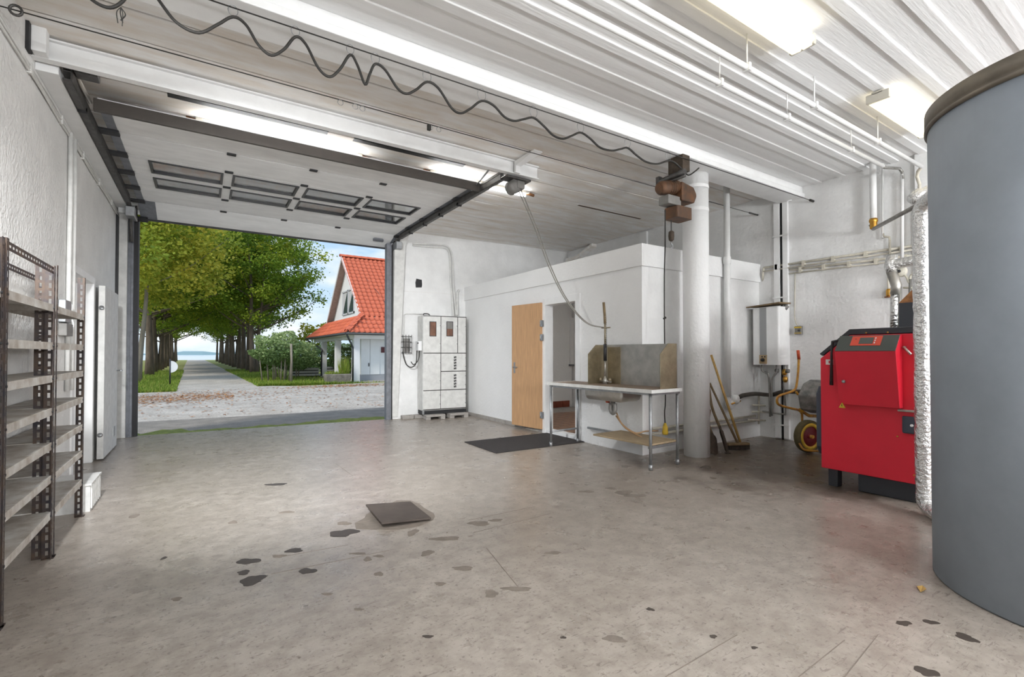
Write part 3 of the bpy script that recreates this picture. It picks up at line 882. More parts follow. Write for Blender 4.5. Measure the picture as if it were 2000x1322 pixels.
MB().add([(6.70, 4.02, 1.915), (6.72, 3.55, 1.945), (7.05, 3.56, 1.955), (7.04, 4.02, 1.935), (6.70, 4.02, 1.93), (6.72, 3.55, 1.965), (7.05, 3.56, 1.975), (7.04, 4.02, 1.95)],
         [(0, 1, 2, 3), (7, 6, 5, 4), (0, 4, 5, 1), (1, 5, 6, 2), (2, 6, 7, 3), (3, 7, 4, 0)]).build('plank', HANDLED, bd)
MB().tube([(6.95, 3.60, 1.88), (6.97, 3.57, 1.93)], 0.035, 8).build('bracket', HOISTG, bd)
hp = thing('heater_pipework', 'old brass valves and pipes below the water heater', 'pipework', (0, 0, 0))
MB().tube(spline([(6.86, 3.88, 1.09), (6.86, 3.88, 1.0), (6.88, 3.83, 0.96), (6.9, 3.80, 0.9), (6.92, 3.80, 0.33)], 4), 0.014, 8).build('supply_pipe', PIPEG, hp)
MB().tube(spline([(6.92, 3.70, 1.09), (6.92, 3.70, 0.98), (6.9, 3.76, 0.86), (6.92, 3.77, 0.6), (6.92, 3.77, 0.35)], 4), 0.013, 8).build('return_pipe', PIPEG, hp)
MB().tube(spline([(6.98, 3.62, 1.09), (6.97, 3.60, 0.95), (6.95, 3.62, 0.8), (7.0, 3.62, 0.42), (6.98, 3.66, 0.38), (6.9, 3.9, 0.40)], 4), 0.012, 8).build('cold_pipe', PIPEG, hp)
for q in ((6.96, 3.61, 0.98), (6.96, 3.60, 0.88)):
    MB().lathe([(0.018, -0.045), (0.032, -0.02), (0.032, 0.02), (0.018, 0.045)], q, 12).build('brass_body', BRASS, hp)
for q in ((6.93, 3.55, 1.0), (6.93, 3.70, 1.0)):
    MB().lathe([(0, -0.02), (0.028, -0.02), (0.028, 0.02), (0, 0.02)], q, 12, 'y').build('hand_wheel', HOISTG, hp)
lg = thing('lagged_pipe', 'dark lagged pipe running from the annex wall under the water heater', 'pipe', (0, 0, 0))
MB().tube(spline([W(1443, 776, v=3.98), W(1452, 772, v=3.96), W(1475, 769, v=3.93), W(1505, 771, v=3.85), (6.98, 3.62, 0.70), (7.0, 3.3, 0.72)], 5), 0.030, 10).build('lagging', mat('dark_lagging', (0.085, 0.075, 0.065), 0.9, var=0.3, vscale=20), lg)
cg = thing('cream_pipework', 'cream painted pipes branching low on the annex corner', 'pipework', (0, 0, 0))
for x, y0, y1 in ((1482, 768, 828),):
    MB().tube([W(x, y0, v=3.98), W(x, y1, v=3.98)], 0.014, 8).build('riser', PIPEC, cg)
for y, xa, xb in ((791, 1469, 1496), (804, 1469, 1498), (820, 1462, 1500)):
    MB().tube([W(xa, y, v=3.99), W(xb, y + 1, v=3.97), W(xb + 1, y - 5, v=3.96)], 0.013, 8).build('branch', PIPEC, cg)
dp = thing('drain_pipe', 'white drain pipe running down the annex end wall', 'pipe', (0, 0, 0))
q = W(1421, 640, v=3.97)
MB().tube([(q.x, q.y, CZ), (q.x, q.y, 0.62)], 0.042, 14).build('stack', PIPEW, dp)
MB().tube(spline([(q.x, q.y, 0.64), (q.x, q.y, 0.55), (q.x + 0.05, q.y, 0.50), (q.x + 0.10, q.y, 0.55), (q.x + 0.14, q.y, 0.62)], 4), 0.042, 12).build('trap', PIPEW, dp)
MB().lathe([(0.05, -0.05), (0.055, 0), (0.05, 0.05)], (q.x, q.y, 2.55), 14, cap=False).build('collar', PIPEW, dp)
MB().lathe([(0.035, -0.05), (0.065, -0.03), (0.065, 0.03), (0.035, 0.05)], W(1436, 780, v=3.95), 12, 'y').build('valve_box', PIPEW, dp)
MB().tube([W(1428, 789, v=3.93), W(1446, 783, v=3.93)], 0.012, 8).build('valve_arm', BRASS, dp)
for lab, y0, y1, r in (('pale pipe low along the annex end wall, the upper of the two', 839, 815, 0.017), ('pale pipe low along the annex end wall, the lower of the two', 850, 823, 0.017)):
    a = W(1262, y0, v=3.99)
    c = W(1475, y1, v=3.99)
    lp = MB().tube([(4.62, 3.99, a.z), (c.x, 3.99, a.z)], r, 8).build('low_pipe', PIPEC)
    tag(lp, lab, 'pipe')

# ------------------------------------------------------------------ sink table
TO, TA = Vector((4.015, 3.475, 0)), radians(2.6)
R_ = Matrix.Rotation(-TA, 3, 'Z')


def tl(p):
    """world -> table frame"""
    return R_ @ (Vector(p) - TO)


tb = thing('sink_table', 'steel sink table with tall splash guard and tubular legs', 'sink', TO, TA)
LN, DP, TZ = 1.70, 0.50, 0.858
MB().box(-0.02, DP, -0.02, LN, TZ - 0.004, TZ).build('worktop', mat('brown_worn_top', (0.30, 0.22, 0.16), 0.55, var=0.3, vscale=9), tb)
MB().box(-0.03, -0.018, -0.02, LN, TZ - 0.035, TZ + 0.004).box(-0.03, DP, -0.03, -0.018, TZ - 0.035, TZ + 0.002).box(-0.03, DP, LN, LN + 0.012, TZ - 0.035, TZ + 0.004).build('edge_strip', WHITEG, tb)
MB().box(0.0, 0.03, 0.0, LN - 0.02, TZ - 0.06, TZ - 0.03).box(DP - 0.03, DP, 0.0, LN - 0.02, TZ - 0.06, TZ - 0.03).box(0, DP, 0.0, 0.03, TZ - 0.06, TZ - 0.03).box(0, DP, LN - 0.05, LN - 0.02, TZ - 0.06, TZ - 0.03).build('under_frame', STEEL, tb)
for x, y in ((0.012, 0.02), (DP - 0.02, 0.02), (-0.01, LN - 0.06), (DP - 0.02, LN - 0.06)):
    lo = MB().tube([(x, y, 0.03), (x, y, TZ - 0.04)], 0.0165, 10).build('leg', STEEL, tb)
    MB().tube([(x, y, 0.0), (x, y, 0.06)], 0.022, 10).build('foot', STEEL, lo)
MB().tube([(0.0, LN - 0.06, 0.20), (DP - 0.02, LN - 0.06, 0.20)], 0.013, 8).build('stretcher', STEEL, tb)
MB().box(-0.005, DP - 0.01, 0.03, 0.86, 0.255, 0.275).build('lower_shelf', OLDW, tb, 0.003)
MB().box(DP - 0.055, DP - 0.03, 0.1, 1.42, 0.225, 0.252).box(0.0, DP - 0.01, 0.02, 0.045, 0.225, 0.253).build('shelf_rail', STEEL, tb)
# splash guard: back and two chamfered cheeks
y0, y1 = 0.03, 1.155
MB().box(DP - 0.016, DP - 0.004, y0, y1, TZ, 1.36).build('splash_back', STAIN, tb)
for y in (y0, y1 - 0.012):
    MB().prism([(DP - 0.30, TZ), (DP - 0.004, TZ), (DP - 0.004, 1.36), (DP - 0.16, 1.36), (DP - 0.30, 1.24)], y, y + 0.012, Mv).build('splash_cheek', STAINB, tb, 0.002)
MB().box(DP - 0.028, DP - 0.016, y1 - 0.30, y1 - 0.09, TZ, 1.33).build('tap_plate', STAINB, tb)
a, c = tl((4.02, 4.56, 0)), tl((4.44, 3.97, 0))
bw = MB()
n = 12
ring0, ring1 = [], []
for (ins, zz_) in ((0.0, TZ - 0.01), (0.0, 0.74), (0.018, 0.695), (0.05, 0.675)):
    for cx, cy, a0 in ((c.x - 0.05, a.y - 0.05, 0), (a.x + 0.05, a.y - 0.05, pi / 2), (a.x + 0.05, c.y + 0.05, pi), (c.x - 0.05, c.y + 0.05, 1.5 * pi)):
        for k in range(4):
            an = a0 + k / 3 * pi / 2
            ring0.append((cx + (0.05 - ins) * cos(an), cy + (0.05 - ins) * sin(an), zz_))
fs = []
for i in range(3):
    for k in range(16):
        fs.append((i * 16 + k, i * 16 + (k + 1) % 16, (i + 1) * 16 + (k + 1) % 16, (i + 1) * 16 + k))
fs.append(tuple(range(48, 64)))
bw.add(ring0, fs, True)
bowl = bw.build('sink_bowl', STAIN, tb)
tp = tl(W(1197, 800, u=4.2))
MB().tube([(tp.x, tp.y, 0.69), (tp.x, tp.y, 0.62)], 0.03, 12).tube(spline([(tp.x, tp.y + 0.03, 0.64), (tp.x, tp.y + 0.035, 0.56), (tp.x, tp.y, 0.52), (tp.x, tp.y - 0.035, 0.56), (tp.x, tp.y - 0.03, 0.64)], 4), 0.026, 10).build('drain_trap', HOISTG, bowl)
MB().tube([(tp.x - 0.01, tp.y + 0.05, 0.66), (tp.x - 0.015, tp.y + 0.09, 0.66)], 0.02, 10).build('red_valve', ORG, bowl)
# hoses from the trap
hs = thing('drain_hose', 'brown drain hose looping from the sink trap to the wall pipes', 'hose', (0, 0, 0))
MB().tube(spline([W(1204, 806, u=4.25), W(1215, 828, u=4.25), W(1240, 845, u=4.3), W(1262, 842, u=4.45), (4.66, 3.93, W(1262, 842, v=3.99).z)], 6), 0.009, 8).build('hose', CABB, hs)
MB().tube(spline([W(1203, 812, u=4.25), W(1222, 836, u=4.25), W(1250, 852, u=4.3), W(1268, 862, u=4.35)], 6), 0.009, 8).build('hose', CABB, hs)
# tall pre-rinse tap
tap = thing('rinse_tap', 'tall rinse tap with a brown grip rising from the sink table', 'tap', (0, 0, 0))
B0 = W(1182, 720, u=4.33)
B0.z = TZ
ut = B0.x
MB().tube([(ut, B0.y - 0.10, TZ + 0.035), (ut, B0.y + 0.10, TZ + 0.035)], 0.016, 10).build('mixer_body', STAIN, tap)
for s in (-1, 1):
    MB().lathe([(0.01, 0.0), (0.022, 0.01), (0.022, 0.035), (0.012, 0.05)], (ut, B0.y + s * 0.085, TZ + 0.03), 12).build('tap_knob', STAINB, tap)
MB().lathe([(0.035, 0), (0.03, 0.05), (0.014, 0.10)], (ut, B0.y, TZ), 14).build('base', STAIN, tap)
zt_ = [W(1183, y, u=ut).z for y in (700, 672, 640, 632, 590)]
MB().tube([(ut, B0.y, TZ + 0.08), (ut, B0.y, zt_[0])], 0.011, 10).build('riser', STAIN, tap)
MB().tube([(ut, B0.y, zt_[0] - 0.03), (ut, B0.y, zt_[1])], 0.022, 12).build('grip_sleeve', BLACKP, tap)
MB().tube([(ut, B0.y, zt_[1]), (ut, B0.y, zt_[3])], 0.013, 10).build('upper_riser', STAINB, tap)
sp = [(ut + 0.012 * cos(k * 0.9), B0.y - 0.012 + 0.012 * sin(k * 0.9), zt_[1] + (zt_[3] + 0.1 - zt_[1]) * k / 90) for k in range(91)]
MB().tube(sp, 0.003, 4).build('spring', STAIN, tap)
MB().tube([(ut, B0.y, zt_[3]), (ut, B0.y + 0.005, zt_[3] + 0.10), (ut, B0.y + 0.025, zt_[4])], 0.017, 10).build('top_grip', HANDLED, tap)
MB().tube([(ut, B0.y + 0.06, zt_[2]), (ut, B0.y - 0.09, zt_[2])], 0.008, 8).build('hook_bar', STAINB, tap)
MB().tube([(ut, B0.y - 0.03, zt_[2]), (ut, B0.y - 0.03, zt_[1] - 0.03)], 0.003, 6).build('thin_chain', STEEL, tap)
# two rope falls of the door chain, hooked to the tap
R0, R1 = Vector((3.26, 4.93, 3.32)), Vector((ut, B0.y + 0.02, zt_[2] + 0.005))
prof = [(0, 0), (0.20, -0.50), (0.34, -0.93), (0.50, -1.30), (0.66, -1.55), (0.82, -1.70), (1.0, R1.z - R0.z)]
rp = thing('door_rope', 'pair of grey pull ropes looping from the door track to the sink tap', 'rope', (0, 0, 0))
for off in (0.0, 0.045):
    q = [R0.lerp(R1, a) * 1.0 for a, z in prof]
    q = [Vector((c.x + off * (1 - a), c.y, R0.z + z + off * 0.25 * sin(pi * a))) for c, (a, z) in zip(q, prof)]
    MB().tube(spline(q, 8), 0.007, 6).build('rope', ROPE, rp)

# ------------------------------------------------------------------ door gear at the end of the free track
gm = thing('door_gear', 'dark geared pulley box bolted under the end of the white steel beam', 'gear box', (0, 0, 0))
MB().box(3.05, 3.40, 4.82, 4.98, 3.375, 3.40).build('mounting_plate', DARKST, gm, 0.003)
MB().lathe([(0.03, -0.06), (0.085, -0.06), (0.085, 0.06), (0.03, 0.06)], (3.20, 4.92, 3.30), 16, 'y').build('chain_wheel', HOISTG, gm)
MB().box(3.22, 3.33, 4.85, 4.97, 3.28, 3.375).build('gear_case', HOISTG, gm, 0.01)
br = thing('beam_hanger', 'white cranked plate hanging the steel beam from the ceiling', 'bracket', (0, 0, 0))
MB().box(3.13, 3.20, 4.755, 4.79, 3.42, 3.56).build('plate', WHITE, br, 0.003)
MB().add([(3.13, 4.79, 3.56), (3.20, 4.79, 3.56), (3.30, 4.45, 3.6), (3.18, 4.45, 3.6), (3.13, 4.76, 3.50), (3.20, 4.76, 3.50), (3.30, 4.45, 3.585), (3.18, 4.45, 3.585)],
         [(0, 1, 2, 3), (7, 6, 5, 4), (0, 4, 5, 1), (1, 5, 6, 2), (2, 6, 7, 3), (3, 7, 4, 0)]).build('brace', WHITE, br)
bl = thing('beam_post', 'white stub post tying the steel beam to the ceiling at the left wall', 'bracket', (0, 0, 0))
MB().box(LW + 0.02, LW + 0.10, 4.70, 4.79, 3.42, CZ).build('stub', WHITE, bl, 0.004)
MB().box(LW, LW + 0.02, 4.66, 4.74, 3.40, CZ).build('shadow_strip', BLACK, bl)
sh = thing('spring_shaft', 'dark brown door shaft stub above the left door track', 'shaft', (0, 0, 0))
MB().tube([(-0.84, 5.45, 3.43), (-0.86, 5.28, 3.46), (-0.88, 5.12, 3.50)], 0.018, 8).build('rod', STAIN, sh)
MB().lathe([(0.0, -0.03), (0.03, -0.03), (0.03, 0.03), (0, 0.03)], (-0.88, 5.10, 3.51), 12, 'y').build('rod_end', BLACK, sh)
MB().box(-0.86, -0.72, 4.94, 5.06, 3.44, 3.50).build('bearing_plate', DARKST, sh, 0.005)

# strip lamps under the ceiling above the folded door
for u0, u1, lab in ((0.0, 1.50, 'bright bare tube lamp over the middle of the folded garage door'), (2.50, 3.90, 'bright bare tube lamp shining past the end of the free door track')):
    t_ = thing('tube_lamp', lab, 'lamp', (u0, 5.70, CZ))
    w = u1 - u0
    MB().box(-0.08, w + 0.06, -0.045, 0.015, -0.035, 0.0).build('batten', LAMPB, t_, 0.003)
    for x in (-0.16, w + 0.02):
        MB().tube([(x, -0.01, -0.02), (x + 0.14, -0.01, -0.035)], 0.022, 8).build('rusty_end', RUST, t_)
    MB().tube([(0.0, -0.02, -0.062), (w, -0.02, -0.062)], 0.022, 12).build('tube', TUBEM, t_)

# ------------------------------------------------------------------ hoist with its festoon cable
ho = thing('chain_hoist', 'rusty orange electric hoist hanging from the ceiling beam by the column', 'hoist', (0, 0, 0))
HVP = 3.50
w_ = lambda x, y, v=HVP: W(x, y, v=v)
a, c = w_(1332, 318, 3.40), w_(1332, 352, 3.40)
MB().box(a.x - 0.05, a.x + 0.07, 3.35, 3.55, 3.26, 3.44).build('trolley', SPADE, ho, 0.006)
e0, e1 = w_(1338, 334, 3.30), w_(1288, 356, 3.66)
dv = (e1 - e0)
MB().tube([e0, e1], 0.032, 8).tube([e0 + Vector((0, 0, -0.05)), e1 + Vector((0, 0, -0.04))], 0.016, 6).build('arm', DARKST, ho)
MB().box(e1.x - 0.03, e1.x + 0.03, e1.y - 0.02, e1.y + 0.03, e1.z - 0.05, e1.z + 0.06).build('end_stop', DARKST, ho, 0.004)
m0, m1 = w_(1287, 368), w_(1320, 366)
MB().tube([m0, m0.lerp(m1, 0.06), m0.lerp(m1, 0.12), m1], 0.075, 20, rs=[0.055, 0.066, 0.076, 0.078]).build('motor', HOIST, ho)
for k in range(4):
    q = m0.lerp(m1, 0.45 + 0.13 * k)
    MB().tube([q, q + (m1 - m0).normalized() * 0.008], 0.081, 20).build('cooling_rib', HOIST, ho)
g0, g1 = w_(1319, 358), w_(1348, 402)
MB().prism([(g0.x, g1.z), (g1.x - 0.04, g1.z), (g1.x, g1.z + 0.08), (g1.x, g0.z - 0.10), (g1.x - 0.05, g0.z - 0.03), (g0.x, g0.z)], HVP - 0.09, HVP + 0.10, Mv).build('gear_case', HOIST, ho, 0.015)
g0, g1 = w_(1297, 381), w_(1322, 405)
MB().box(g0.x, g1.x, HVP - 0.06, HVP + 0.08, g1.z, g0.z).build('chain_guide', HOISTG, ho, 0.008)
g0, g1 = w_(1309, 404), w_(1338, 433)
MB().rbox(g0.x, g1.x, HVP - 0.10, HVP + 0.09, g1.z, g0.z, 0.025).build('chain_box', HOIST, ho)
MB().tube([w_(1311, 430), w_(1311, 452)], 0.007, 6).build('chain', DARKST, ho)
c = w_(1311, 461)
hk = MB().lathe([(0.012, 0.06), (0.03, 0.045), (0.033, 0.0), (0.028, -0.045), (0.01, -0.06)], c, 14).build('hook_block', SPADE, ho)
MB().tube([c + Vector(q) for q in ((0, 0, -0.06), (0.0, 0, -0.085), (0.02, 0, -0.10), (0.02, 0, -0.125), (0.0, 0, -0.14), (-0.016, 0, -0.128))], 0.008, 8).build('hook', STEEL, hk)
pe = thing('pendant_control', 'yellow hoist control hanging on a long dark cable behind the sink table', 'control', (0, 0, 0))
X0 = w_(1299, 410)
bx, by = 4.632, 3.80
MB().tube(spline([X0, w_(1299, 430), W(1299, 480, v=3.55), (bx, by, 2.2), (bx - 0.004, by, 1.7), (bx, by, 1.2), (bx + 0.008, by, 0.7), (bx - 0.008, by, 0.55), (bx, by, 0.40)], 6), 0.0075, 6).build('cable', CABLE, pe)
MB().tube([(bx - 0.01, by + 0.01, 1.66), (bx + 0.012, by - 0.01, 1.68)], 0.014, 6).build('knot', CABLE, pe)
MB().tube([(bx, by, 0.42), (bx, by, 0.37), (bx, by, 0.30), (bx, by, 0.282)], 0.03, 10, rs=[0.012, 0.03, 0.036, 0.03]).build('handset', YELP, pe)

WA0, WA1 = Vector((LW, 3.465, 3.425)), Vector((RW, 3.27, 3.36))
wr = thing('guide_wire', 'taut wire along the ceiling beam carrying the looped hoist cable', 'wire', (0, 0, 0))
MB().tube([WA0, WA1], 0.0045, 6).build('wire', CABLE, wr)
MB().tube([WA1 + Vector((-0.10, 0.0, -0.0)), WA1], 0.016, 6).build('end_clamp', CABLE, wr)


def onwire(px, py):
    d = _fw + _rt * ((px - 1000) / F) + _up * ((661 + SHY - py) / F)
    # vertical plane through the wire
    n_ = Vector((WA1.y - WA0.y, -(WA1.x - WA0.x), 0))
    c_ = Vector((0, 0, CAMH))
    return c_ + d * ((WA0 - c_).dot(n_) / d.dot(n_))


peaks = [(455, 32), (577, 71), (684, 106), (733, 125), (834, 160), (941, 197), (1042, 230), (1134, 259), (1226, 289), (1305, 314)]
path = [(-30, -140), (20, -70), (90, -98), (150, -35), (180, 0), (214, 15), (240, 2), (262, -30), (288, -30), (310, 0), (345, 44), (388, 64), (425, 48), (455, 33), (480, 48), (505, 88), (530, 108), (555, 96),
        (577, 72), (597, 86), (622, 133), (644, 150), (664, 135), (684, 107), (698, 127), (713, 165), (722, 145), (733, 125), (752, 136), (776, 172), (794, 183), (813, 175), (834, 160), (856, 172), (882, 211), (900, 221), (919, 212),
        (941, 197), (964, 206), (985, 228), (1004, 236), (1022, 233), (1042, 230), (1062, 246), (1080, 264), (1099, 271), (1117, 265), (1134, 259), (1152, 270), (1172, 288), (1195, 294), (1212, 291), (1226, 289), (1243, 303), (1262, 316), (1284, 320), (1305, 314), (1318, 318), (1334, 333)]
fc = thing('festoon_cable', 'black hoist cable hanging in waves from rings along the guide wire', 'cable', (0, 0, 0))
pts = [onwire(x, y) for x, y in path]
MB().tube(spline(pts, 5), 0.0095, 8).build('cable', CABLE, fc)
for x, y in peaks + [(288, -32)]:
    c = onwire(x, y)
    s = (c.x - WA0.x) / (WA1.x - WA0.x)
    zw = WA0.z + (WA1.z - WA0.z) * s
    h_ = max(0.02, (zw - c.z) / 2 + 0.006)
    MB().tube([(c.x + h_ * 0.8 * sin(k * pi / 8), c.y, c.z + 0.003 + h_ + h_ * cos(k * pi / 8)) for k in range(17)], 0.0025, 4, False).build('ring', STEEL, fc)
c = onwire(236, 14)
for k in range(4):
    MB().tube(spline([c, c + Vector((0.02 * cos(k * 1.7), 0.01, -0.03)), c + Vector((0.012 * sin(k * 2.3), 0, -0.075 - 0.01 * k))], 4), 0.003, 4).build('string_tuft', CABLE, fc)
MB().tube(spline([w_(1334, 333, 3.36), w_(1345, 342, 3.36), w_(1358, 334, 3.36), w_(1365, 328, 3.36)], 4), 0.008, 6).build('tail', CABLE, fc)

w2 = thing('spare_wire', 'bare taut wire stretched between the walls with a few loose rings', 'wire', (0, 0, 0))
S0, S1 = Vector((LW, 4.086, 3.352)), Vector((RW, 4.063, 3.361))
MB().tube([S0, S1], 0.004, 6).build('wire', CABLE, w2)
for x, y in ((665, 203), (694, 211), (841, 251), (857, 256), (708, 214)):
    u = W(x, y, v=4.075).x
    MB().tube([(u + 0.022 * sin(k * pi / 8), 4.075, 3.33 + 0.022 * cos(k * pi / 8)) for k in range(17)], 0.0025, 4, False).build('ring', STEEL, w2)
u = W(841, 250, v=4.075).x
MB().box(u - 0.03, u, 4.06, 4.09, 3.30, 3.35).build('clip', CABLE, w2)
e = W(27, 18, u=LW + 0.10)
MB().tube([(LW + 0.09 + 0.028 * cos(k * pi / 8), 4.086, 3.352 + 0.03 * sin(k * pi / 8)) for k in range(17)], 0.008, 6, False).build('eye_bolt', DARKST, w2)
MB().tube([(RW - 0.22, 4.066, 3.361), (RW, 4.063, 3.361)], 0.012, 6).build('turnbuckle', DARKST, w2)

# ------------------------------------------------------------------ electric cabinet
OFF = 0.335
ec = in_wall(thing('metal_cabinet', 'grey white metal switch cabinet with two small windows on concrete blocks', 'cabinet', (0, 0, 0)))
cw = lambda x, y: onwall(770 + x / 5.506, 590 + y / 5.506, OFF)
cl, crr = cw(308, 600).x, cw(778, 600).x
ztop, zbt = cw(310, 138).z, cw(310, 1160).z
MB().box(cl, crr, -OFF + 0.012, -0.01, zbt - 0.02, ztop).build('body', WHITEG, ec, 0.006)
MB().box(cl + 0.01, crr, -OFF + 0.02, -0.02, 0.085, zbt - 0.02).build('plinth', BLACK, ec)
MB().box(cl, cl + 0.03, -OFF, -OFF + 0.03, 0.09, zbt).build('corner_leg', STEEL, ec)
MB().box(cl + 0.012, crr - 0.004, -OFF + 0.004, -OFF + 0.014, zbt - 0.01, ztop - 0.006).build('gap_backing', mat('dark_gap_backing', (0.07, 0.065, 0.06), 0.8), ec)  # dark backing paints the shade in the gaps between panels
# panel grid as fractions of the front
fx = lambda x: cl + (cw(x, 600).x - cl)
hz = {140: ztop - 0.012, 548: cw(500, 548).z, 745: cw(500, 746).z, 945: cw(500, 946).z, 1150: zbt}
pan = [(312, 498, 140, 548, 'door'), (505, 679, 140, 548, 'door'), (686, 770, 140, 548, 'narrow_panel'), (312, 498, 548, 945, 'panel'), (505, 770, 548, 745, 'panel'),
       (505, 770, 745, 945, 'panel'), (312, 498, 945, 1150, 'panel'), (503, 770, 945, 1150, 'panel')]
g_ = 0.008
for i, (xa, xb, ya, yb, nm) in enumerate(pan):
    x0, x1, z1, z0 = fx(xa), fx(xb), hz[ya] - g_, hz[yb] + g_
    po = MB().box(x0, x1, -OFF, -OFF + 0.014, z0, z1).build(nm, WHITEG, ec, 0.003)
    if nm == 'door':
        wa, wb = (378, 452) if i == 0 else (560, 632)
        za, zb2 = cw((wa + wb) / 2, 368).z, cw((wa + wb) / 2, 208).z
        MB().box(fx(wa), fx(wb), -OFF - 0.005, -OFF, za, zb2).build('window_frame', BLACKP, po)
        zm_ = za + (zb2 - za) * (0.35 if i == 0 else 0.5)
        MB().box(fx(wa) + 0.012, fx(wb) - 0.012, -OFF - 0.007, -OFF - 0.005, za + 0.012, zb2 - 0.012).build('window_pane', mat('brown_meter_window' if i == 0 else 'grey_meter_window', (0.22, 0.10, 0.06) if i == 0 else (0.25, 0.13, 0.09), 0.15, var=0.4, vscale=9), po)
        if i == 1:
            MB().box(fx(wa) + 0.012, fx(wb) - 0.012, -OFF - 0.0085, -OFF - 0.0065, zm_, zb2 - 0.012).build('meter_plate', HOISTG, po)
    if i in (4, 5):
        for k in range(5):
            zc = (cw(655, 592 + k * 30).z if i == 4 else cw(655, 786 + k * 30).z)
            lp = MB().box(fx(641), fx(668), -OFF - 0.004, -OFF, zc - 0.019, zc + 0.019).build('label_plate', BLACKP, po)
            for w2_ in range(2):
                MB().box(fx(644 + w2_ * 13), fx(652 + w2_ * 12), -OFF - 0.0055, -OFF - 0.003, zc + 0.004 - w2_ * 0.012, zc + 0.010 - w2_ * 0.012).build('printed_mark', WHITEG, po)
    for k in range(2):
        zs = z0 + (z1 - z0) * (0.25 + 0.5 * k)
        MB().lathe([(0, -0.008), (0.008, -0.008), (0.008, 0), (0, 0)], (x1 - 0.01, -OFF, zs), 8, 'y').build('screw', STEEL, po)
MB().tube(spline([(cl + 0.02, -OFF + 0.05, ztop), (cl + 0.05, -OFF + 0.08, ztop + 0.03), (cl + 0.14, -OFF + 0.1, ztop + 0.03), (cl + 0.17, -OFF + 0.1, ztop)], 4), 0.012, 6).build('lifting_lug', DARKST, ec)
# concrete blocks carrying it
blk = MB().box(-0.19, 0.19, -0.10, 0.10, 0.05, 0.09).box(-0.19, -0.10, -0.10, 0.10, 0.0, 0.05).box(0.10, 0.19, -0.10, 0.10, 0, 0.05)
for x, lab in ((cl + 0.22, 'concrete block under the cabinet corner nearer the door post'), (crr - 0.2, 'concrete block under the cabinet corner by the annex wall')):
    o = blk.build('concrete_block', CONC, None, 0.008)
    o.location = wall_pt(x, -OFF - 0.02, 0)
    o.rotation_euler = (0, 0, WA)
    tag(o, lab, 'block', 'blocks under the metal cabinet')
# socket on the cabinet side, caged meter on the wall, cable between them
sk_ = in_wall(thing('socket_box', 'white socket box on the side of the metal cabinet', 'socket', (0, 0, 0)))
z_ = cw(310, 470).z
MB().rbox(cl - 0.075, cl, -OFF + 0.05, -OFF + 0.21, z_ - 0.09, z_ + 0.09, 0.015).build('case', WHITE, sk_)
MB().box(cl - 0.08, cl - 0.07, -OFF + 0.045, -OFF + 0.09, z_ + 0.04, z_ + 0.065).build('dark_clip', BLACKP, sk_)
cg_ = in_wall(thing('caged_meter', 'small meter behind a wire cage on the wall beside the door post', 'meter', (0, 0, 0)))
ca0, ca1 = onwall(784, 657), onwall(801, 689)
MB().box(ca0.x + 0.03, ca1.x - 0.02, -0.06, -0.0, ca1.z + 0.02, ca0.z - 0.04).build('case', HOISTG, cg_, 0.006)
for k in range(4):
    x = ca0.x + (ca1.x - ca0.x) * k / 3
    MB().tube([(x, -0.10, ca1.z - 0.02), (x, -0.10, ca0.z + 0.03)], 0.006, 5).build('cage_wire', DARKST, cg_)
for k in range(4):
    z = ca1.z + (ca0.z - ca1.z) * k / 3
    MB().tube([(ca0.x, 0, z), (ca0.x, -0.10, z), (ca1.x, -0.10, z), (ca1.x, 0, z)], 0.006, 5).build('cage_wire', DARKST, cg_)
cb2 = in_wall(thing('supply_cable', 'dark cable looping from the caged meter to the socket box', 'cable', (0, 0, 0)))
cc_ = lambda x, y, o: onwall(770 + x / 5.506, 590 + y / 5.506, o)
MB().tube(spline([cc_(90, 530, .05), cc_(105, 600, .08), cc_(130, 670, .12), cc_(175, 700, .16), cc_(215, 685, .2), cc_(238, 640, .22), cc_(243, 520, .22)], 5), 0.010, 6).build('cable', CABLE, cb2)
MB().tube(spline([cc_(180, 640, .16), cc_(205, 670, .18), cc_(240, 650, .2), cc_(265, 600, .22), cc_(272, 520, .22)], 5), 0.009, 6).build('cable', CABLE, cb2)
cd = in_wall(thing('wall_conduits', 'pair of white conduits bending down the wall into the metal cabinet', 'conduit', (0, 0, 0)))
for o_, dx in ((0.03, 0), (0.03, 5)):
    MB().tube(spline([onwall(806, 476 + dx * 0.6, .03), onwall(840, 477 + dx, .03), onwall(868, 479 + dx, .03), onwall(879 - dx * 0.5, 487 + dx, .03), onwall(884 - dx, 505, .03), onwall(885 - dx, 545, .03), onwall(888 - dx, 580, .04), onwall(891 - dx, 617, .10)], 6), 0.017, 8).build('conduit', WHITEG, cd)
MB().tube(spline([onwall(893, 616, .12), onwall(893, 575, .05), onwall(897, 566, .05)], 5), 0.02, 8).build('conduit', WHITEG, cd)
MB().tube(spline([onwall(788, 700, .03), onwall(789, 625, .03), onwall(791, 614, .03), onwall(800, 613, .03), onwall(825, 613, .05)], 5), 0.008, 6).build('thin_cable', WHITEG, cd)

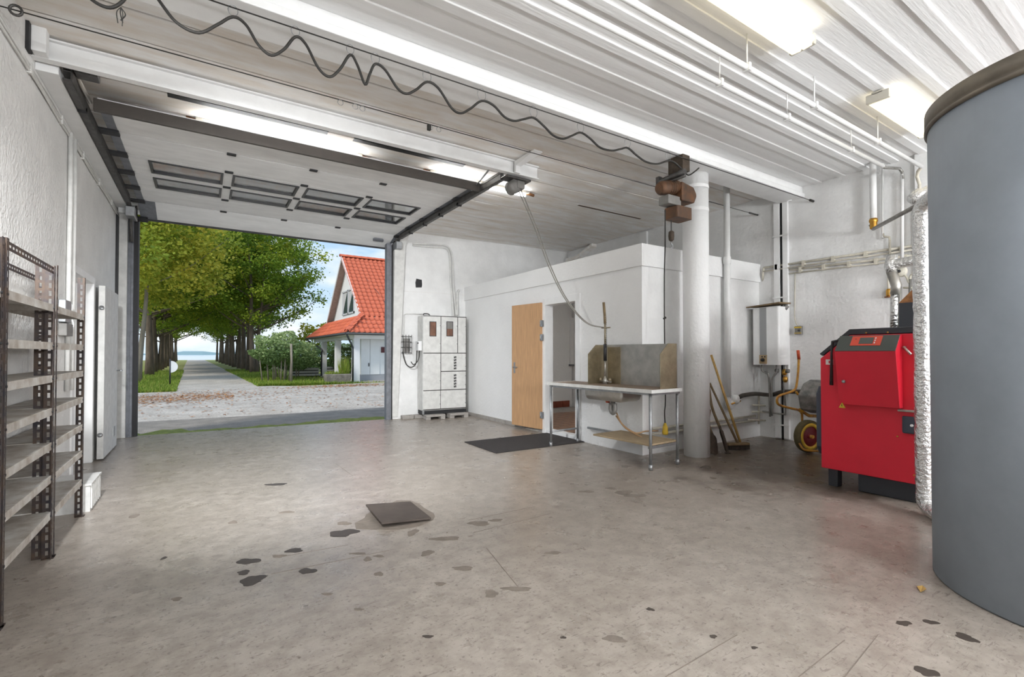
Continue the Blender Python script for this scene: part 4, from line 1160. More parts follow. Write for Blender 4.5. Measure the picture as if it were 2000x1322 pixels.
# ------------------------------------------------------------------ on the floor
dm = MB().box(-0.72, 0.72, -0.44, 0.44, 0.0, 0.012).build('doormat', MAT_, None, 0.004)
dm.location = (3.80, 5.55, 0.0)
dm.rotation_euler = (0, 0, radians(-1.0))
tag(dm, 'long charcoal doormat in front of the annex doorway', 'doormat')
pl = MB().add([(1.075, 3.37, 0.035), (1.44, 3.335, 0.012), (1.455, 3.80, 0.010), (1.10, 3.845, 0.035), (1.075, 3.37, 0.047), (1.44, 3.335, 0.024), (1.455, 3.80, 0.022), (1.10, 3.845, 0.047)],
              [(0, 1, 2, 3), (7, 6, 5, 4), (0, 4, 5, 1), (1, 5, 6, 2), (2, 6, 7, 3), (3, 7, 4, 0)]).build('floor_plate', PLATE)
tag(pl, 'rusty square steel plate lying over a hole in the floor', 'plate')


def blob(cx, cy, rx, ry, rot, m, name='stain', seed=0, z=0.0012):
    rr = random.Random(seed)
    n_ = 22
    ph = [rr.uniform(0, 6.28) for _ in range(4)]
    vs = []
    for k in range(n_):
        a = 2 * pi * k / n_
        q = 1 + 0.16 * sin(2 * a + ph[0]) + 0.12 * sin(3 * a + ph[1]) + 0.09 * sin(5 * a + ph[2]) + 0.07 * rr.uniform(-1, 1)
        x, y = rx * q * cos(a), ry * q * sin(a)
        vs.append((cx + x * cos(rot) - y * sin(rot), cy + x * sin(rot) + y * cos(rot)))
    return MB().prism(vs, 0.0, z).build(name, m, floor)


blob(1.27, 3.58, 0.27, 0.33, 0.3, STAINL, seed=1)
i = 2
for px, py, wx_, wy_, m in ((671, 1041, 26, 9, STAINM), (575, 1075, 14, 6, STAINM), (485, 1096, 20, 7, STAINM), (476, 1118, 12, 5, STAINM), (493, 1133, 24, 10, STAINM), (601, 1115, 16, 7, STAINM),
                          (545, 1086, 12, 4, STAINL), (672, 1022, 14, 4, STAINL), (718, 1092, 8, 5, STAINL), (740, 1121, 9, 5, STAINL), (740, 1086, 10, 3, STAINL), (700, 1081, 14, 3, STAINL), (540, 946, 18, 3, STAINM),
                          (1218, 962, 18, 5, STAINL), (1238, 968, 18, 4, STAINL), (1194, 954, 10, 3, STAINL), (1145, 960, 14, 3, STAINL), (935, 1022, 24, 5, STAINL), (968, 1016, 14, 3, STAINL), (870, 1052, 26, 6, STAINL),
                          (835, 1080, 12, 7, STAINL), (806, 1040, 10, 8, STAINL), (905, 1110, 22, 5, STAINL), (1010, 1150, 26, 6, STAINL), (960, 1160, 14, 8, STAINL), (1887, 1245, 16, 8, STAINM), (1765, 1217, 14, 5, STAINM), (1818, 1215, 14, 4, STAINM),
                          (1810, 1312, 20, 9, STAINM), (1393, 1243, 7, 4, STAINM), (1473, 1265, 6, 3, STAINM), (1200, 1248, 22, 8, STAINL), (262, 1008, 9, 4, STAINL), (345, 1170, 10, 4, STAINL), (836, 1243, 9, 4, STAINM), (320, 1090, 5, 3, STAINM),
                          (455, 1020, 10, 3, STAINL), (560, 1000, 12, 3, STAINL), (640, 1160, 10, 3, STAINL), (700, 1190, 9, 3, STAINL), (860, 1140, 12, 4, STAINL), (1080, 1080, 16, 4, STAINL), (1270, 1190, 7, 4, STAINM), (1100, 1245, 5, 3, STAINM)):
    c = W(px, py, z=0)
    e = W(px + wx_, py, z=0)
    g = W(px, py + wy_, z=0)
    blob(c.x, c.y, max(0.012, (e - c).length), max(0.01, (g - c).length * 0.8), atan2(e.y - c.y, e.x - c.x), m, seed=i)
    i += 1
for (x0, y0), (x1, y1) in (((530, 1121), (760, 1075)), ((545, 1088), (680, 1064)), ((915, 1016), (1045, 989)), ((925, 1040), (1075, 1003)), ((950, 1070), (1015, 1150)), ((1560, 1322), (1650, 1250)), ((1650, 1322), (1715, 1240)), ((1300, 1322), (1440, 1240)), ((655, 905), (690, 930))):
    a, c = W(x0, y0, z=0), W(x1, y1, z=0)
    d_ = (c - a).normalized()
    n_ = Vector((-d_.y, d_.x, 0)) * 0.0022
    MB().prism([(q.x, q.y) for q in (a - n_, c - n_, c + n_, a + n_)], 0, 0.0011).build('scratch', STAINL, floor)
lf = MB().add([(0, 0, 0.004), (0.05, 0.02, 0.012), (0.10, 0.0, 0.006), (0.05, -0.02, 0.010), (0.05, 0.0, 0.003)], [(0, 1, 4), (1, 2, 4), (2, 3, 4), (3, 0, 4)]).build('dry_leaf', HANDLE)
lf.location = W(1798, 1158, z=0)
lf.rotation_euler = (0, 0, 0.2)
tag(lf, 'dry tan leaf on the floor beside the blue tank', 'leaf')

# ------------------------------------------------------------------ tools leaning by the column
def stick(name, label, cat, top, foot, r, m):
    t_ = thing(name, label, cat, (0, 0, 0))
    MB().tube([foot, Vector(foot).lerp(Vector(top), 0.5), top], r, 10, rs=[r * 1.05, r, r * 0.9]).build('handle', m, t_)
    return t_


f0 = W(1447, 868, z=0.035)
tA = stick('garden_rake', 'tool with a long yellow wooden handle leaning on the annex wall', 'rake', W(1389, 693, v=3.98), f0, 0.0165, HANDLE)
MB().box(f0.x - 0.13, f0.x + 0.13, f0.y - 0.015, f0.y + 0.015, 0.02, 0.05).build('head', SPADE, tA, 0.004)
for k in range(8):
    MB().tube([(f0.x - 0.12 + k * 0.034, f0.y, 0.03), (f0.x - 0.12 + k * 0.034, f0.y - 0.03, 0.002)], 0.004, 5).build('tine', SPADE, tA)
f1 = W(1441, 866, z=0.085)
tB = stick('push_broom', 'push broom with a dark bristle head standing in front of the spades', 'broom', W(1386, 748, v=3.88), f1, 0.015, HANDLED)
Mb = Matrix.Translation((f1.x, f1.y, 0)) @ Matrix.Rotation(radians(-24), 4, 'Z')
MB().box(-0.15, 0.15, -0.035, 0.035, 0.065, 0.095, Mb).build('head_block', HANDLED, tB, 0.006)
brm = MB()
for ix in range(24):
    for iy in range(6):
        x, y = -0.145 + ix * 0.0126, -0.03 + iy * 0.012
        brm.add([Mb @ Vector(q) for q in ((x - 0.004, y, 0.07), (x + 0.004, y, 0.07), (x + random.uniform(-.012, .012), y + random.uniform(-.02, .012), 0.0))], [(0, 1, 2)])
        brm.add([Mb @ Vector(q) for q in ((x, y - 0.004, 0.07), (x, y + 0.004, 0.07), (x + random.uniform(-.012, .012), y + random.uniform(-.02, .012), 0.0))], [(0, 1, 2)])
bb_ = brm.build('bristles', BRISTLE, tB)
MB().box(-0.145, 0.145, -0.028, 0.028, 0.012, 0.066, Mb).build('bristle_core', BRISTLE, tB)


def spade(label, top, foot, yaw, m, wid=0.12, dh=False):
    t_ = thing('spade', label, 'spade', (0, 0, 0))
    top, foot = Vector(top), Vector(foot)
    ax = (top - foot).normalized()
    sd = Vector((cos(yaw), sin(yaw), 0))
    sd = (sd - ax * sd.dot(ax)).normalized()
    nr = ax.cross(sd)
    vs = []
    prof_ = [(0.0, 0.60, 0.012), (0.05, 0.92, 0.006), (0.16, 1.0, 0.0), (0.27, 1.0, 0.0), (0.30, 0.55, 0.012), (0.36, 0.16, 0.02)]
    for s, w, b_ in prof_:
        for k in (-1, -0.5, 0, 0.5, 1):
            vs.append(foot + ax * s + sd * (k * w * wid) + nr * (0.035 * k * k * w + b_))
    n_ = len(vs)
    vs += [q - nr * 0.005 for q in vs]
    fs = []
    for i_ in range(len(prof_) - 1):
        for k in range(4):
            a_ = i_ * 5 + k
            fs += [(a_, a_ + 1, a_ + 6, a_ + 5), (n_ + a_ + 5, n_ + a_ + 6, n_ + a_ + 1, n_ + a_)]
    MB().add(vs, fs, True).build('blade', SPADE, t_)
    h0 = foot + ax * 0.30 + nr * 0.02
    mid = h0.lerp(top, 0.5) + nr * 0.03
    MB().tube(spline([h0, mid, top], 6), 0.017, 10).build('handle', m, t_)
    if dh:
        MB().tube([top - sd * 0.05, top + sd * 0.05], 0.014, 8).build('grip', m, t_)
    return t_


spade('dark spade with a broad blade tucked against the round column', W(1386, 800, v=3.85), W(1398, 888, z=0.005), 0.1, HANDLED, 0.11)
spade('shovel with a curved worn wooden handle beside the push broom', W(1384, 752, v=3.84), W(1425, 884, z=0.005), 0.7, HANDLED, 0.12)

# ------------------------------------------------------------------ wheelbarrow stood on its nose behind the boiler
wb = thing('wheelbarrow', 'yellow framed wheelbarrow tipped up on its wheel behind the boiler', 'wheelbarrow', (0, 0, 0))
wc = W(1578, 849, v=3.05)
wc.z = 0.205
ax_ = Vector((-0.26, -0.965, 0)).normalized()
sd_ = Vector((ax_.y, -ax_.x, 0))
M3 = Matrix(((sd_.x, 0, ax_.x, wc.x), (sd_.y, 0, ax_.y, wc.y), (0, 1, 0, wc.z), (0, 0, 0, 1)))
tyre = MB().lathe([(0.155, -0.04), (0.185, -0.046), (0.202, -0.028), (0.205, 0), (0.202, 0.028), (0.185, 0.046), (0.155, 0.04), (0.140, 0.0), (0.155, -0.04)], (0, 0, 0), 36, M=M3, cap=False)
wt = tyre.build('tyre', mat('dusty_tyre', (0.15, 0.125, 0.06), 0.9, var=0.3, vscale=20), wb)
MB().lathe([(0.165, 0.040), (0.166, 0.044), (0.125, 0.043), (0.125, 0.036)], (0, 0, 0), 36, M=M3, cap=False).build('yellow_sidewall', YELP, wt)
MB().lathe([(0.128, 0.03), (0.128, 0.036), (0.09, 0.02), (0.03, 0.015), (0.025, 0.04), (0, 0.04)], (0, 0, 0), 28, M=M3, cap=False).build('red_rim', mat('dark_red_rim', (0.20, 0.012, 0.02), 0.45), wt)
MB().lathe([(0.0, -0.03), (0.128, -0.03), (0.128, 0.03), (0.0, 0.01)], (0, 0, 0), 28, M=M3, cap=False).build('rim_disc', mat('dark_red_disc', (0.16, 0.01, 0.018), 0.5), wt)
MB().lathe([(0.022, -0.07), (0.022, 0.075)], (0, 0, 0), 12, M=M3).build('hub', YEL, wt)
vv = 3.13
y_ = lambda x, y, v=vv: W(x, y, v=v)
MB().tube(spline([y_(1560, 702), y_(1559, 725), y_(1555, 755), y_(1549, 763), y_(1536, 768), y_(1524, 772), y_(1518, 778), y_(1519, 788), y_(1528, 793), y_(1548, 798), y_(1560, 801), y_(1566, 808), y_(1567, 822), y_(1570, 835)], 5), 0.0145, 8).build('left_frame_tube', YEL, wb)
MB().tube([y_(1558.5, 684), y_(1560.5, 702)], 0.018, 10).build('handle_grip', ORG, wb)
s2 = Vector((0.15, -0.45, 0))
MB().tube(spline([q + s2 for q in (y_(1560, 702), y_(1559, 725), y_(1555, 755), y_(1549, 763), y_(1536, 768), y_(1524, 772), y_(1518, 778), y_(1519, 788), y_(1528, 793), y_(1548, 798), y_(1560, 801), y_(1566, 808), y_(1567, 822), y_(1570, 835))], 5), 0.0145, 8).build('right_frame_tube', YEL, wb)
MB().tube([q + s2 for q in (y_(1558.5, 684), y_(1560.5, 702))], 0.018, 10).build('handle_grip', ORG, wb)
MB().tube(spline([y_(1555, 765), y_(1560, 771), y_(1572, 773), y_(1605, 773)], 4), 0.014, 8).build('cross_tube', YEL, wb)
MB().tube([y_(1562, 800), y_(1580, 812), y_(1605, 813)], 0.020, 8).build('fork', YEL, wb)
MB().tube(spline([y_(1561, 866, 3.0), y_(1568, 876, 2.95), y_(1580, 880, 2.9), y_(1605, 881, 2.8)], 4), 0.012, 8).build('nose_bar', YEL, wb)
tr_ = MB()
a_, b_2 = y_(1564, 746, 3.10), y_(1564, 806, 3.10)
d1_, d2_ = Vector((0.55, -0.10, 0)), Vector((0.16, -0.52, 0))
top_ = [a_ + Vector((0.0, 0, 0)), a_ + d2_, a_ + d2_ + Vector((0.10, 0, 0.03)), a_ + Vector((0.10, 0, 0.03))]
P_ = [y_(1568, 748, 3.12), y_(1557, 772, 3.12), y_(1562, 800, 3.12), y_(1580, 806, 3.12), y_(1606, 800, 3.12), y_(1606, 744, 3.12), y_(1580, 741, 3.12)]
n_ = len(P_)
off_ = Vector((0.14, -0.42, 0))
vs = P_ + [q + off_ for q in P_]
tr_.add(vs, [tuple(range(n_))] + [(i_, (i_ + 1) % n_, n_ + (i_ + 1) % n_, n_ + i_) for i_ in range(n_)] + [tuple(range(n_, 2 * n_))[::-1]])
tr_.build('tray', mat('grey_plastic_tray', (0.105, 0.11, 0.112), 0.7, var=0.5, vscale=11, col2=(0.30, 0.29, 0.27)), wb, 0.02)
rb_ = [y_(1563, 770, 3.14), y_(1570, 760, 3.14), y_(1606, 758, 3.14), y_(1606, 786, 3.14), y_(1585, 784, 3.14), y_(1572, 776, 3.14)]
MB().add(rb_ + [q + Vector((0.005, -0.02, 0)) for q in rb_], [tuple(range(6)), tuple(range(6, 12))[::-1]] + [(i_, (i_ + 1) % 6, 6 + (i_ + 1) % 6, 6 + i_) for i_ in range(6)]).build('caked_plaster', mat('caked_plaster', (0.52, 0.44, 0.36), 0.9, var=0.6, vscale=22, col2=(0.30, 0.10, 0.04)), wb)

# ------------------------------------------------------------------ slotted shelf racks
def slotted(mb_, p0, ax, up_, w, h, slot=0.030, pitch=0.048, ww=0.013, th=0.002, cols=1):
    """a thin steel strip with rows of slots punched through it"""
    ax, up_ = Vector(ax), Vector(up_)
    nr = ax.cross(up_)

    def bar(a0, a1, u0, u1):
        vs = [Vector(p0) + ax * a + up_ * u + nr * t for t in (0, th) for u in (u0, u1) for a in (a0, a1)]
        mb_.add(vs, [(0, 2, 3, 1), (4, 5, 7, 6), (0, 1, 5, 4), (2, 6, 7, 3), (0, 4, 6, 2), (1, 3, 7, 5)])
    cw_ = w / cols
    for c in range(cols):
        m = (cw_ - ww) / 2
        bar(c * cw_, c * cw_ + m, 0, h)
        bar((c + 1) * cw_ - m, (c + 1) * cw_, 0, h)
        u = 0.0
        while u < h:
            bar(c * cw_ + m, (c + 1) * cw_ - m, u, min(h, u + pitch - slot))
            u += pitch
    return mb_


LV = [1.545, 1.315, 1.115, 0.915, 0.705, 0.505, 0.285]
SU0, SU1 = LW + 0.03, -0.765
rack_lab = ['slotted steel shelf rack standing in front of the two others, cut off by the picture', 'middle slotted steel shelf rack with seven pale shelves', 'slotted steel shelf rack standing next to the side doorway']
for i_, (va, vb, top_) in enumerate(((2.20, 3.09, 1.78), (3.11, 3.99, 1.785), (4.01, 4.88, 1.83))):
    rk = thing('shelf_rack', rack_lab[i_], 'shelf', (0, 0, 0), group='slotted shelf racks along the left wall')
    for v, sgn, tp_ in ((va, 1, top_ if i_ < 2 else 1.80), (vb, -1, top_)):
        for u, su in ((SU1, -1), (SU0, 1)):
            zt2 = tp_
            pm = MB()
            ushift = -0.048 if (i_ == 2 and sgn == 1 and su == -1) else 0.0
            slotted(pm, (u + ushift, v, 0.0), (su, 0, 0), (0, 0, 1), 0.048, zt2)
            slotted(pm, (u, v, 0.0), (0, sgn, 0), (0, 0, 1), 0.032, zt2)
            po = pm.build('post', ANGLE, rk)
            MB().box(u - (0.03 if su > 0 else 0.045), u + (0.06 if su > 0 else 0.01), v - 0.015, v + 0.03, 0, 0.006).build('foot_plate', ANGLE, po)
    for k, z in enumerate(LV):
        sh_ = MB().box(SU0 + 0.004, SU1 - 0.004, va + 0.006, vb - 0.006, z - 0.004, z)
        sh_.box(SU1 - 0.007, SU1 - 0.003, va + 0.004, vb - 0.004, z - 0.042, z + 0.001).box(SU0 + 0.003, SU0 + 0.007, va + 0.006, vb - 0.006, z - 0.036, z)
        sh_.box(SU0, SU1, va + 0.003, va + 0.006, z - 0.036, z).box(SU0, SU1, vb - 0.006, vb - 0.003, z - 0.036, z)
        so_ = sh_.build('shelf', SHELF, rk)
        for v in (va + 0.03, vb - 0.03):
            MB().lathe([(0, 0), (0.007, 0), (0.007, 0.006), (0, 0.006)], (SU1 - 0.003, v, z - 0.02), 6, 'x').build('bolt', BLACK, so_)
    tr2 = slotted(MB(), (SU0, vb - 0.004, top_ - 0.055), (1, 0, 0), (0, 0, 1), SU1 - SU0, 0.04, 0.018, 0.04, 0.2)
    tr2 = MB()
    slotted(tr2, (SU0 + 0.004, va, top_ - 0.05), (0, 0, 1), (0, 1, 0), 0.042, vb - va)
    slotted(tr2, (SU1 - 0.006, va, top_ - 0.05), (0, 0, 1), (0, 1, 0), 0.042, vb - va) if i_ == 1 else None
    tr2.build('top_rail', ANGLE, rk)
wbx = thing('plastic_crate', 'white plastic crate on the floor at the end of the shelf racks', 'crate', (0, 0, 0))
MB().box(-0.98, -0.74, 5.0, 5.42, 0.0, 0.02).box(-0.98, -0.965, 5.0, 5.42, 0.02, 0.22).box(-0.755, -0.74, 5.0, 5.42, 0.02, 0.22).box(-0.965, -0.755, 5.0, 5.015, 0.02, 0.22).box(-0.965, -0.755, 5.405, 5.42, 0.02, 0.22).build('tub', WHITEG, wbx)
for k in range(6):
    MB().box(-0.742, -0.730, 5.02 + k * 0.07, 5.035 + k * 0.07, 0.02, 0.20).build('rib', WHITEG, wbx)
MB().box(-0.99, -0.73, 4.99, 5.43, 0.205, 0.222).build('rim', WHITEG, wbx)
# left wall: conduits, cable, junction box
for v, lab in ((5.93, 'white vertical conduit on the left wall, the one nearer the shelf racks'), (6.10, 'white vertical conduit on the left wall, the one nearer the side doorway')):
    o = MB().tube([(LW + 0.022, v, 0.9), (LW + 0.022, v, 2.2), (LW + 0.024, v + 0.006, 2.7), (LW + 0.022, v, 3.30)], 0.019, 8).build('wall_conduit', WHITEG)
    tag(o, lab, 'conduit')
jb = thing('junction_box', 'grey junction box with cables on the left wall behind the shelves', 'box', (0, 0, 0))
p = W(130, 643, u=LW + 0.04)
MB().box(LW, LW + 0.06, p.y - 0.10, p.y + 0.14, p.z - 0.06, p.z + 0.05).build('case', HOISTG, jb, 0.006)
MB().box(LW, LW + 0.05, p.y - 0.10, p.y + 0.12, p.z + 0.06, p.z + 0.26).build('cover', STEEL, jb, 0.006)
MB().tube(spline([(LW + 0.03, p.y + 0.18, p.z - 0.08), (LW + 0.05, p.y + 0.2, p.z + 0.05), (LW + 0.04, p.y + 0.17, p.z + 0.12), (LW + 0.04, p.y + 0.2, p.z + 0.24)], 4), 0.009, 6).build('cable', WHITE, jb)
lc = thing('wall_cables', 'bundle of white cables clipped high along the left wall', 'cable', (0, 0, 0))
for dz, r in ((0.0, 0.010), (0.026, 0.008), (-0.024, 0.008)):
    pts = [(LW + 0.015, 1.0 + k * 0.5, 3.285 + dz + 0.006 * sin(k * 2.1 + dz * 90)) for k in range(17)]
    MB().tube(spline(pts, 3), r, 6).build('cable', WHITEG, lc)
for k in range(8):
    MB().box(LW, LW + 0.028, 2.0 + k * 0.9, 2.03 + k * 0.9, 3.25, 3.325).build('clip', WHITEG, lc)
cr_ = thing('cranked_timber', 'cranked white timber under the ceiling on the wall above the annex', 'timber', (0, 0, 0))
q = [Vector((7.03, 8.5, 3.385)), Vector((7.03, 8.12, 3.385)), Vector((7.03, 7.62, 3.575))]
for a, c in zip(q[:-1], q[1:]):
    d_ = c - a
    vs = [a + Vector((x, 0, z)) for x in (-0.07, 0.07) for z in (-0.035, 0.035)] + [c + Vector((x, 0, z)) for x in (-0.07, 0.07) for z in (-0.035, 0.035)]
    MB().add(vs, [(0, 1, 3, 2), (4, 6, 7, 5), (0, 4, 5, 1), (2, 3, 7, 6), (0, 2, 6, 4), (1, 5, 7, 3)]).build('length', BOARD, cr_)
# ================================================================== outdoors
GZ = -0.10


def slope_quad(name, pts, m, label, cat, z0=-0.3):
    mb_ = MB().prism(pts, z0, 0.0)
    o = mb_.build(name, m)
    return tag(o, label, cat, kind='structure')


GRASS = mat('meadow_grass', (0.20, 0.27, 0.045), 0.95, var=0.5, vscale=0.5, col2=(0.27, 0.235, 0.085), bump=0.5, bscale=8)
GRAVEL = mat('grey_gravel', (0.51, 0.465, 0.41), 0.95, var=0.35, vscale=1.2, col2=(0.37, 0.33, 0.285), bump=1.0, bscale=22)
t, b = nodes_of(GRAVEL)
tcn = t.nodes.new('ShaderNodeTexCoord')
vo = t.nodes.new('ShaderNodeTexVoronoi')
vo.inputs['Scale'].default_value = 26
t.links.new(tcn.outputs['Object'], vo.inputs['Vector'])
rr_ = t.nodes.new('ShaderNodeValToRGB')
rr_.color_ramp.elements[0].color = (0.72, 0.72, 0.72, 1)
rr_.color_ramp.elements[1].color = (1.15, 1.15, 1.15, 1)
t.links.new(vo.outputs['Color'], rr_.inputs[0])
old = b.inputs['Base Color'].links[0].from_socket
mm = t.nodes.new('ShaderNodeMixRGB')
mm.blend_type = 'MULTIPLY'
mm.inputs[0].default_value = 1
t.links.new(old, mm.inputs[1])
t.links.new(rr_.outputs[0], mm.inputs[2])
t.links.new(mm.outputs[0], b.inputs['Base Color'])
ASPH = mat('old_asphalt', (0.25, 0.225, 0.195), 0.95, var=0.3, vscale=3, bump=0.7, bscale=60)
MOSS = mat('green_moss', (0.20, 0.24, 0.03), 0.95, var=0.5, vscale=9, bump=0.8, bscale=40)
FIELD = mat('tan_stubble_field', (0.36, 0.27, 0.16), 0.95, var=0.3, vscale=0.3)
WATER = mat('pale_lake_water', (0.45, 0.60, 0.68), 0.12, var=0.1, vscale=0.05)

AX = lambda v: 0.55 - 0.018 * (v - 21)       # centre line of the drive
gr = MB().box(-160, 160, 9.3, 118, -1.2, GZ - 0.02)
o = gr.build('grass_ground', GRASS)
tag(o, 'meadow grass beside the tree lined drive', 'grass', kind='structure')
fl_ = slope_quad('stubble_field', [(-150, 30), (-9, 30), (-9, 116), (-150, 116)], FIELD, 'tan field seen between the trunks beyond the drive', 'field')
fl_.location.z = GZ - 0.01
# forecourt and drive
pts = [(-40, 11.3), (40, 11.3), (40, 21.4), (9.0, 21.9), (5.6, 21.7), (3.4, 21.2)]
pts += [(AX(v) + 1.45, v) for v in (22.3, 26, 32, 40, 60, 85, 116)] + [(AX(v) - 1.45, v) for v in (116, 85, 60, 40, 32, 26, 22.2)] + [(-1.6, 20.6), (-4, 19.6), (-40, 19.0)]
gv = slope_quad('gravel_drive', pts, GRAVEL, 'pale gravel forecourt running into the straight drive', 'drive')
gv.location.z = GZ + 0.005
as_ = slope_quad('asphalt_apron', [(-12, 9.2), (12, 8.4), (12, 11.2), (6, 11.55), (2, 11.35), (-2, 11.6), (-12, 11.4)], ASPH, 'dark asphalt strip outside the garage threshold', 'apron')
as_.location.z = -0.06
rr = random.Random(5)
mo = []
for k in range(41):
    u = -1.6 + k * 0.13
    mo.append((u, WO.y + (u - WO.x) * math.tan(WA) + 0.42 + (0.2 if u > -0.2 else 0.45) * rr.random() + (0.2 if u > 1.6 else 0)))
bk_ = [(u, WO.y + (u - WO.x) * math.tan(WA) + 0.06) for u, _ in mo][::-1]
ms = slope_quad('moss_strip', mo + bk_, MOSS, 'bright green moss along the outside of the garage threshold', 'moss', -0.1)
ms.location.z = -0.03
wtr = slope_quad('lake', [(-300, 118), (300, 118), (500, 900), (-500, 900)], WATER, 'pale lake at the far end of the drive', 'lake', -0.1)
wtr.location.z = -1.25
sh_ = thing('far_shore', 'low blue green shore across the lake', 'shore', (0, 0, 0), kind='structure')
vs = []
for k in range(41):
    x = -500 + 25 * k
    vs.append((x, 4 + 3 * sin(k * 1.7) + 2 * sin(k * 0.6)))
mb = MB().add([(x, 880, -2) for x, h in vs] + [(x, 890, h) for x, h in vs] + [(x, 930, -2) for x, h in vs],
              [(k, k + 1, 42 + k, 41 + k) for k in range(40)] + [(41 + k, 42 + k, 83 + k, 82 + k) for k in range(40)])
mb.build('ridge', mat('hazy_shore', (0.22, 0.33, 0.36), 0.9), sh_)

# fallen leaves and grass blades: beyond counting
LEAFA = 'tint'


def leaf_material(name, stops, transl=0.35):
    m = bpy.data.materials.new(name)
    m.use_nodes = True
    t_ = m.node_tree
    b_ = t_.nodes['Principled BSDF']
    at_ = t_.nodes.new('ShaderNodeAttribute')
    at_.attribute_name = LEAFA
    r_ = t_.nodes.new('ShaderNodeValToRGB')
    els = r_.color_ramp.elements
    els[0].position, els[0].color = stops[0][0], (*stops[0][1], 1)
    els[1].position, els[1].color = stops[-1][0], (*stops[-1][1], 1)
    for p_, c_ in stops[1:-1]:
        e_ = els.new(p_)
        e_.color = (*c_, 1)
    t_.links.new(at_.outputs['Fac'], r_.inputs[0])
    t_.links.new(r_.outputs[0], b_.inputs['Base Color'])
    b_.inputs['Roughness'].default_value = 0.6
    b_.inputs['Specular IOR Level'].default_value = 0.25
    tr = t_.nodes.new('ShaderNodeBsdfTranslucent')
    t_.links.new(r_.outputs[0], tr.inputs['Color'])
    ms_ = t_.nodes.new('ShaderNodeMixShader')
    ms_.inputs[0].default_value = transl
    t_.links.new(b_.outputs[0], ms_.inputs[1])
    t_.links.new(tr.outputs[0], ms_.inputs[2])
    t_.links.new(ms_.outputs[0], t_.nodes['Material Output'].inputs['Surface'])
    return m


LG = leaf_material('green_leaves', [(0.0, (0.075, 0.15, 0.018)), (0.45, (0.16, 0.26, 0.025)), (0.75, (0.30, 0.37, 0.035)), (1.0, (0.55, 0.48, 0.05))])
LY = leaf_material('yellowing_leaves', [(0.0, (0.14, 0.22, 0.025)), (0.4, (0.30, 0.36, 0.04)), (0.75, (0.55, 0.52, 0.07)), (1.0, (0.75, 0.58, 0.09))])
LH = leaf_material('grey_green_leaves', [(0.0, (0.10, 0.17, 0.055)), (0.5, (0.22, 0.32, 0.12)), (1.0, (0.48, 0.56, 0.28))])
LO = leaf_material('fallen_leaves', [(0.0, (0.16, 0.07, 0.03)), (0.5, (0.36, 0.15, 0.06)), (1.0, (0.55, 0.30, 0.12))], 0.1)
GB = leaf_material('grass_blades', [(0.0, (0.09, 0.16, 0.02)), (0.6, (0.20, 0.30, 0.03)), (1.0, (0.36, 0.36, 0.09))], 0.2)
BARK = mat('grey_brown_bark', (0.17, 0.13, 0.10), 0.95, var=0.45, vscale=5, bump=0.9, bscale=14, stretch=(1, 1, 0.3))
BARKP = mat('pale_grey_bark', (0.30, 0.26, 0.21), 0.95, var=0.35, vscale=6, bump=0.8, bscale=16, stretch=(1, 1, 0.3))


def leaf_mesh(name, items, m):
    """items: (centre, size, tint, rng) -> one mesh of small folded leaves"""
    vs, fs, tint = [], [], []
    for c, s, tn, r_ in items:
        a = Vector((r_.gauss(0, 1), r_.gauss(0, 1), r_.gauss(0, 0.6))).normalized()
        h = Vector((r_.gauss(0, 1), r_.gauss(0, 1), r_.gauss(0, 1)))
        w_2 = a.cross(h)
        w_2 = w_2.normalized() if w_2.length > 1e-4 else a.orthogonal()
        o_ = len(vs)
        vs += [c - a * s * 0.5, c + w_2 * s * 0.3, c + a * s * 0.5, c - w_2 * s * 0.3]
        fs.append((o_, o_ + 1, o_ + 2, o_ + 3))
        tint.append(tn)
    me = bpy.data.meshes.new(name)
    me.from_pydata([tuple(q) for q in vs], [], fs)
    at_ = me.attributes.new(LEAFA, 'FLOAT', 'FACE')
    at_.data.foreach_set('value', tint)
    me.materials.append(m)
    return me


